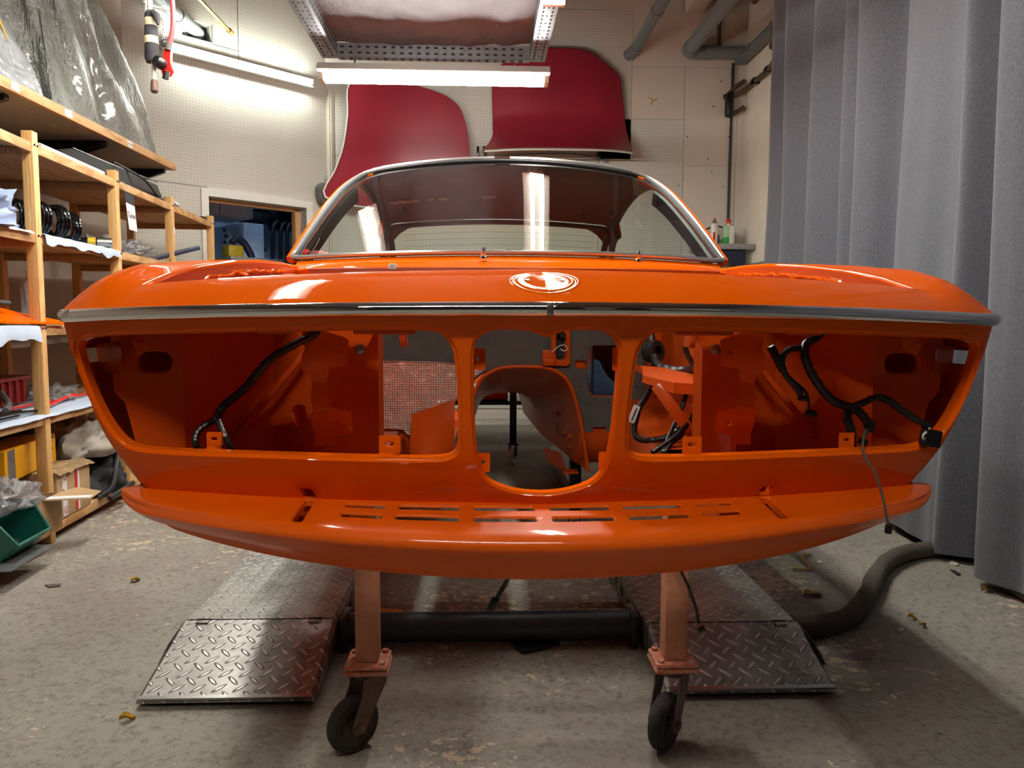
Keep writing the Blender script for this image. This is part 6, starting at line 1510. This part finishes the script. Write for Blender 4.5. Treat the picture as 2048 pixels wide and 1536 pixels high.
wr = thing('wiring_harness', atY(1600, 800, 1.45), 'black taped wiring harness with connectors hanging in the right headlamp opening', 'wiring harness', None)
wire(wr, 'main_loom', [(1650, 655, 1.45), (1632, 675, 1.44), (1613, 688, 1.44), (1610, 712, 1.43), (1622, 745, 1.43), (1645, 780, 1.43), (1668, 803, 1.43), (1692, 812, 1.43), (1715, 822, 1.43), (1733, 842, 1.43), (1738, 858, 1.43)], .0085)
wire(wr, 'upper_branch', [(1608, 696, 1.44), (1585, 697, 1.44), (1568, 708, 1.44), (1564, 728, 1.44), (1570, 748, 1.44), (1590, 772, 1.44), (1602, 790, 1.44)], .0062)
wire(wr, 'thin_branch', [(1575, 752, 1.44), (1595, 768, 1.44), (1612, 785, 1.44), (1617, 802, 1.44), (1618, 818, 1.44)], .0028)
wire(wr, 'down_branch', [(1700, 815, 1.43), (1694, 835, 1.425), (1700, 852, 1.42), (1703, 868, 1.42), (1704, 890, 1.43)], .0085)
wire(wr, 'side_branch', [(1700, 815, 1.43), (1725, 806, 1.42), (1752, 795, 1.42), (1775, 800, 1.41), (1800, 818, 1.41), (1830, 838, 1.40), (1858, 853, 1.40)], .0068)
wire(wr, 'thin_lead', [(1732, 860, 1.42), (1726, 885, 1.37), (1730, 915, 1.29), (1748, 940, 1.27), (1757, 965, 1.26), (1768, 1005, 1.25), (1774, 1040, 1.25), (1776, 1052, 1.25)], .0022, 'foam')
wire(wr, 'bare_wires', [(1738, 855, 1.43), (1730, 868, 1.42), (1724, 880, 1.41), (1728, 890, 1.40)], .004, 'brown_pipe')
def conn(root, px, py, Y, size, rot=0, name='connector', mat='black_plastic', tilt=0):
    c = atY(px, py, Y); m = M(); m.box(c, size, Matrix.Rotation(rot, 3, 'Y') @ Matrix.Rotation(tilt, 3, 'Z'), .002); return m.build(name, MT[mat], root)
conn(wr, 1554, 717, 1.44, (.013, .016, .055), -.5, 'fuse_connector'); conn(wr, 1606, 796, 1.44, (.018, .012, .011), .1); conn(wr, 1622, 826, 1.44, (.020, .012, .012), .25)
conn(wr, 1741, 853, 1.425, (.012, .014, .022), .2); cc = conn(wr, 1861, 876, 1.395, (.030, .024, .032), .15, 'headlamp_plug'); conn(wr, 1852, 884, 1.385, (.016, .016, .014), .3)
wire(wr, 'plug_wire', [(1858, 853, 1.40), (1858, 861, 1.39), (1848, 868, 1.385), (1846, 876, 1.385), (1852, 884, 1.39)], .0022, 'cream_cable')
conn(wr, 1777, 1058, 1.25, (.010, .009, .016), .05, 'spade_plug')
conn(wr, 1726, 884, 1.40, (.014, .012, .012), .4)
# engine bay cables on the right
we = thing('engine_bay_cable', atY(1330, 740, 2.1), 'thick black cables looping through the right side of the empty engine bay', 'cable')
wire(we, 'thick_cable', [(1300, 665, 2.32), (1303, 690, 2.28), (1308, 715, 2.22), (1318, 733, 2.16), (1345, 741, 2.10), (1375, 742, 2.05), (1395, 735, 2.0), (1415, 715, 1.95), (1400, 690, 2.1)], .014)
wire(we, 'side_loom', [(1378, 660, 2.0), (1371, 690, 2.0), (1376, 712, 2.0), (1390, 735, 2.0)], .008)
m = M(); c = atY(1306, 703, 2.25); m.lathe([(.014, -.02), (.03, -.02), (.034, 0), (.03, .02), (.014, .02)], c, (.6, -.8, .2), 20); m.build('grommet', MT['black_rubber'], we)
wire(we, 'drop_cable', [(1308, 735, 2.2), (1305, 765, 2.0), (1292, 795, 1.92), (1278, 815, 1.9), (1272, 840, 1.88), (1268, 862, 1.86), (1278, 878, 1.84), (1305, 880, 1.84), (1340, 872, 1.84), (1362, 855, 1.84)], .0075)
wire(we, 'thin_cable', [(1372, 790, 1.86), (1360, 825, 1.84), (1340, 870, 1.8), (1325, 905, 1.76)], .0055); wire(we, 'thin_cable', [(1395, 790, 1.86), (1390, 825, 1.84), (1365, 860, 1.8), (1335, 885, 1.78), (1305, 905, 1.76)], .0065)
wire(we, 'thin_cable', [(1330, 905, 1.74), (1345, 885, 1.78), (1365, 868, 1.8), (1350, 850, 1.84)], .005)
m = M(); c = atY(1268, 828, 1.87); ux_ = V(.35, 0, .94); m.bar(c-ux_*.022, c+ux_*.022, .016, .003, (0, 1, 0)); tg = m.build('paper_tag', MT['paper'], we)
m = M(); m.bar(c-V(.006, .003, .016), c+V(.006, -.003, .014), .003, .001, (0, 1, 0)); m.build('scribble', MT['ink'], tg)
m = M(); L = spline([atY(a, b, 2.39) for a, b in ((1104, 705), (1115, 694), (1128, 690), (1135, 697), (1128, 702), (1121, 698))], 6); m.tube(L, .0016, 6); single(m, 'white_wire', MT['wire_white'], 'thin white wire curled over the oval firewall opening', 'wire')
single(blue_cloth_mesh, 'blue_cloth', MT['blue_cloth'], 'dark blue cloth stuffed in the square firewall opening', 'cloth', sharp=60)
w1 = thing('hanging_lead', atY(1000, 1190, 1.27), 'black lead with flat plug hanging under the middle of the apron', 'cable')
wire(w1, 'lead', [(1026, 1128, 1.26), (1022, 1140, 1.27), (1012, 1165, 1.28), (1000, 1185, 1.28), (990, 1205, 1.28)], .0045); conn(w1, 985, 1208, 1.28, (.013, .010, .028), .55, 'plug')
w2 = thing('hanging_lead', atY(1390, 1200, 1.60), 'thin black lead hanging in front of the right caster post', 'cable')
wire(w2, 'lead', [(1356, 1120, 1.60), (1362, 1142, 1.60), (1376, 1172, 1.60), (1388, 1205, 1.60), (1395, 1228, 1.60), (1397, 1248, 1.60)], .0034); conn(w2, 1403, 1258, 1.60, (.016, .010, .010), -.4, 'plug')

# ---------------------------------------------------------------- litter on the floor
def litter(name, pts, mat, label, cat, h=.003, grp=None):
    m = M(); m.prism([atZ(a, b, .0005) for a, b in pts], (0, 0, h)); single(m, name, mat, label, cat, grp)
def leaf(px, py, s, rot, mat, label, grp='dry leaves on the floor', nm='leaf'):
    c = atZ(px, py, .0); n = 9; m = M(); P = []
    for i in range(n):
        t = i/(n-1); wd = s*.34*math.sin(math.pi*t)**.8
        P.append([c+Matrix.Rotation(rot, 3, 'Z') @ V(s*(t-.5), u*wd, 0)+V(0, 0, .003+.010*abs(u)+.006*math.sin(t*5)) for u in (-1, -.5, 0, .5, 1)])
    m.grid(P); single(m, nm, mat, label, 'leaf', grp)
leaf(1625, 1192, .075, .3, MT['leaf'], 'curled brown leaf right of the right lift platform')
leaf(1825, 1239, .028, -.4, MT['leaf_yellow'], 'small pale yellow leaf fragment on the right floor, the farther one')
leaf(1845, 1254, .03, .5, MT['leaf_yellow'], 'small olive leaf fragment on the right floor, the nearer one')
leaf(1729, 1196, .05, 1.0, MT['leaf_yellow'], 'yellow leaf beside the foam hose')
leaf(271, 1163, .04, 1.1, MT['leaf_yellow'], 'yellow leaf on the left floor beyond the left lift platform')
leaf(255, 1441, .035, .4, MT['leaf_yellow'], 'yellow leaf at the front corner of the left ramp')
leaf(1060, 1231, .022, .8, MT['leaf_yellow'], 'tiny yellow leaf behind the dark grey tube')
leaf(1975, 1184, .05, .1, MT['leaf'], 'tan leaf near the curtain hem at the right')
m = M(); m.tube(spline([atZ(a, b, .010) for a, b in ((1622, 1108), (1605, 1112), (1606, 1120), (1620, 1132), (1615, 1138), (1590, 1136), (1585, 1139))], 6), [.006]*37, 6); single(m, 'peeled_strip', MT['tan'], 'curled tan strip on the floor behind the foam hose', 'strip')
litter('white_flake', ((1632, 1124), (1640, 1122), (1646, 1127), (1636, 1128)), MT['paper'], 'small white flake beside the curled tan strip', 'flake', .004)
litter('white_flake', ((1899, 1125), (1905, 1123), (1918, 1131), (1912, 1133), (1900, 1131)), MT['debris'], 'pale flake on the floor left of the near curtain', 'flake', .006)
litter('dark_flake', ((1900, 1141), (1910, 1143), (1922, 1150), (1915, 1152)), MT['ink'], 'dark flake just below the pale one, left of the near curtain', 'flake', .005)
litter('dark_flake', ((90, 1171), (122, 1169), (120, 1174), (98, 1176)), MT['foam'], 'dark flat flake on the floor at the far left', 'flake', .004)
litter('white_flake', ((1797, 1259), (1805, 1257), (1810, 1261), (1800, 1263)), MT['paper'], 'tiny white flake on the right floor near the leaf fragments', 'flake', .003)
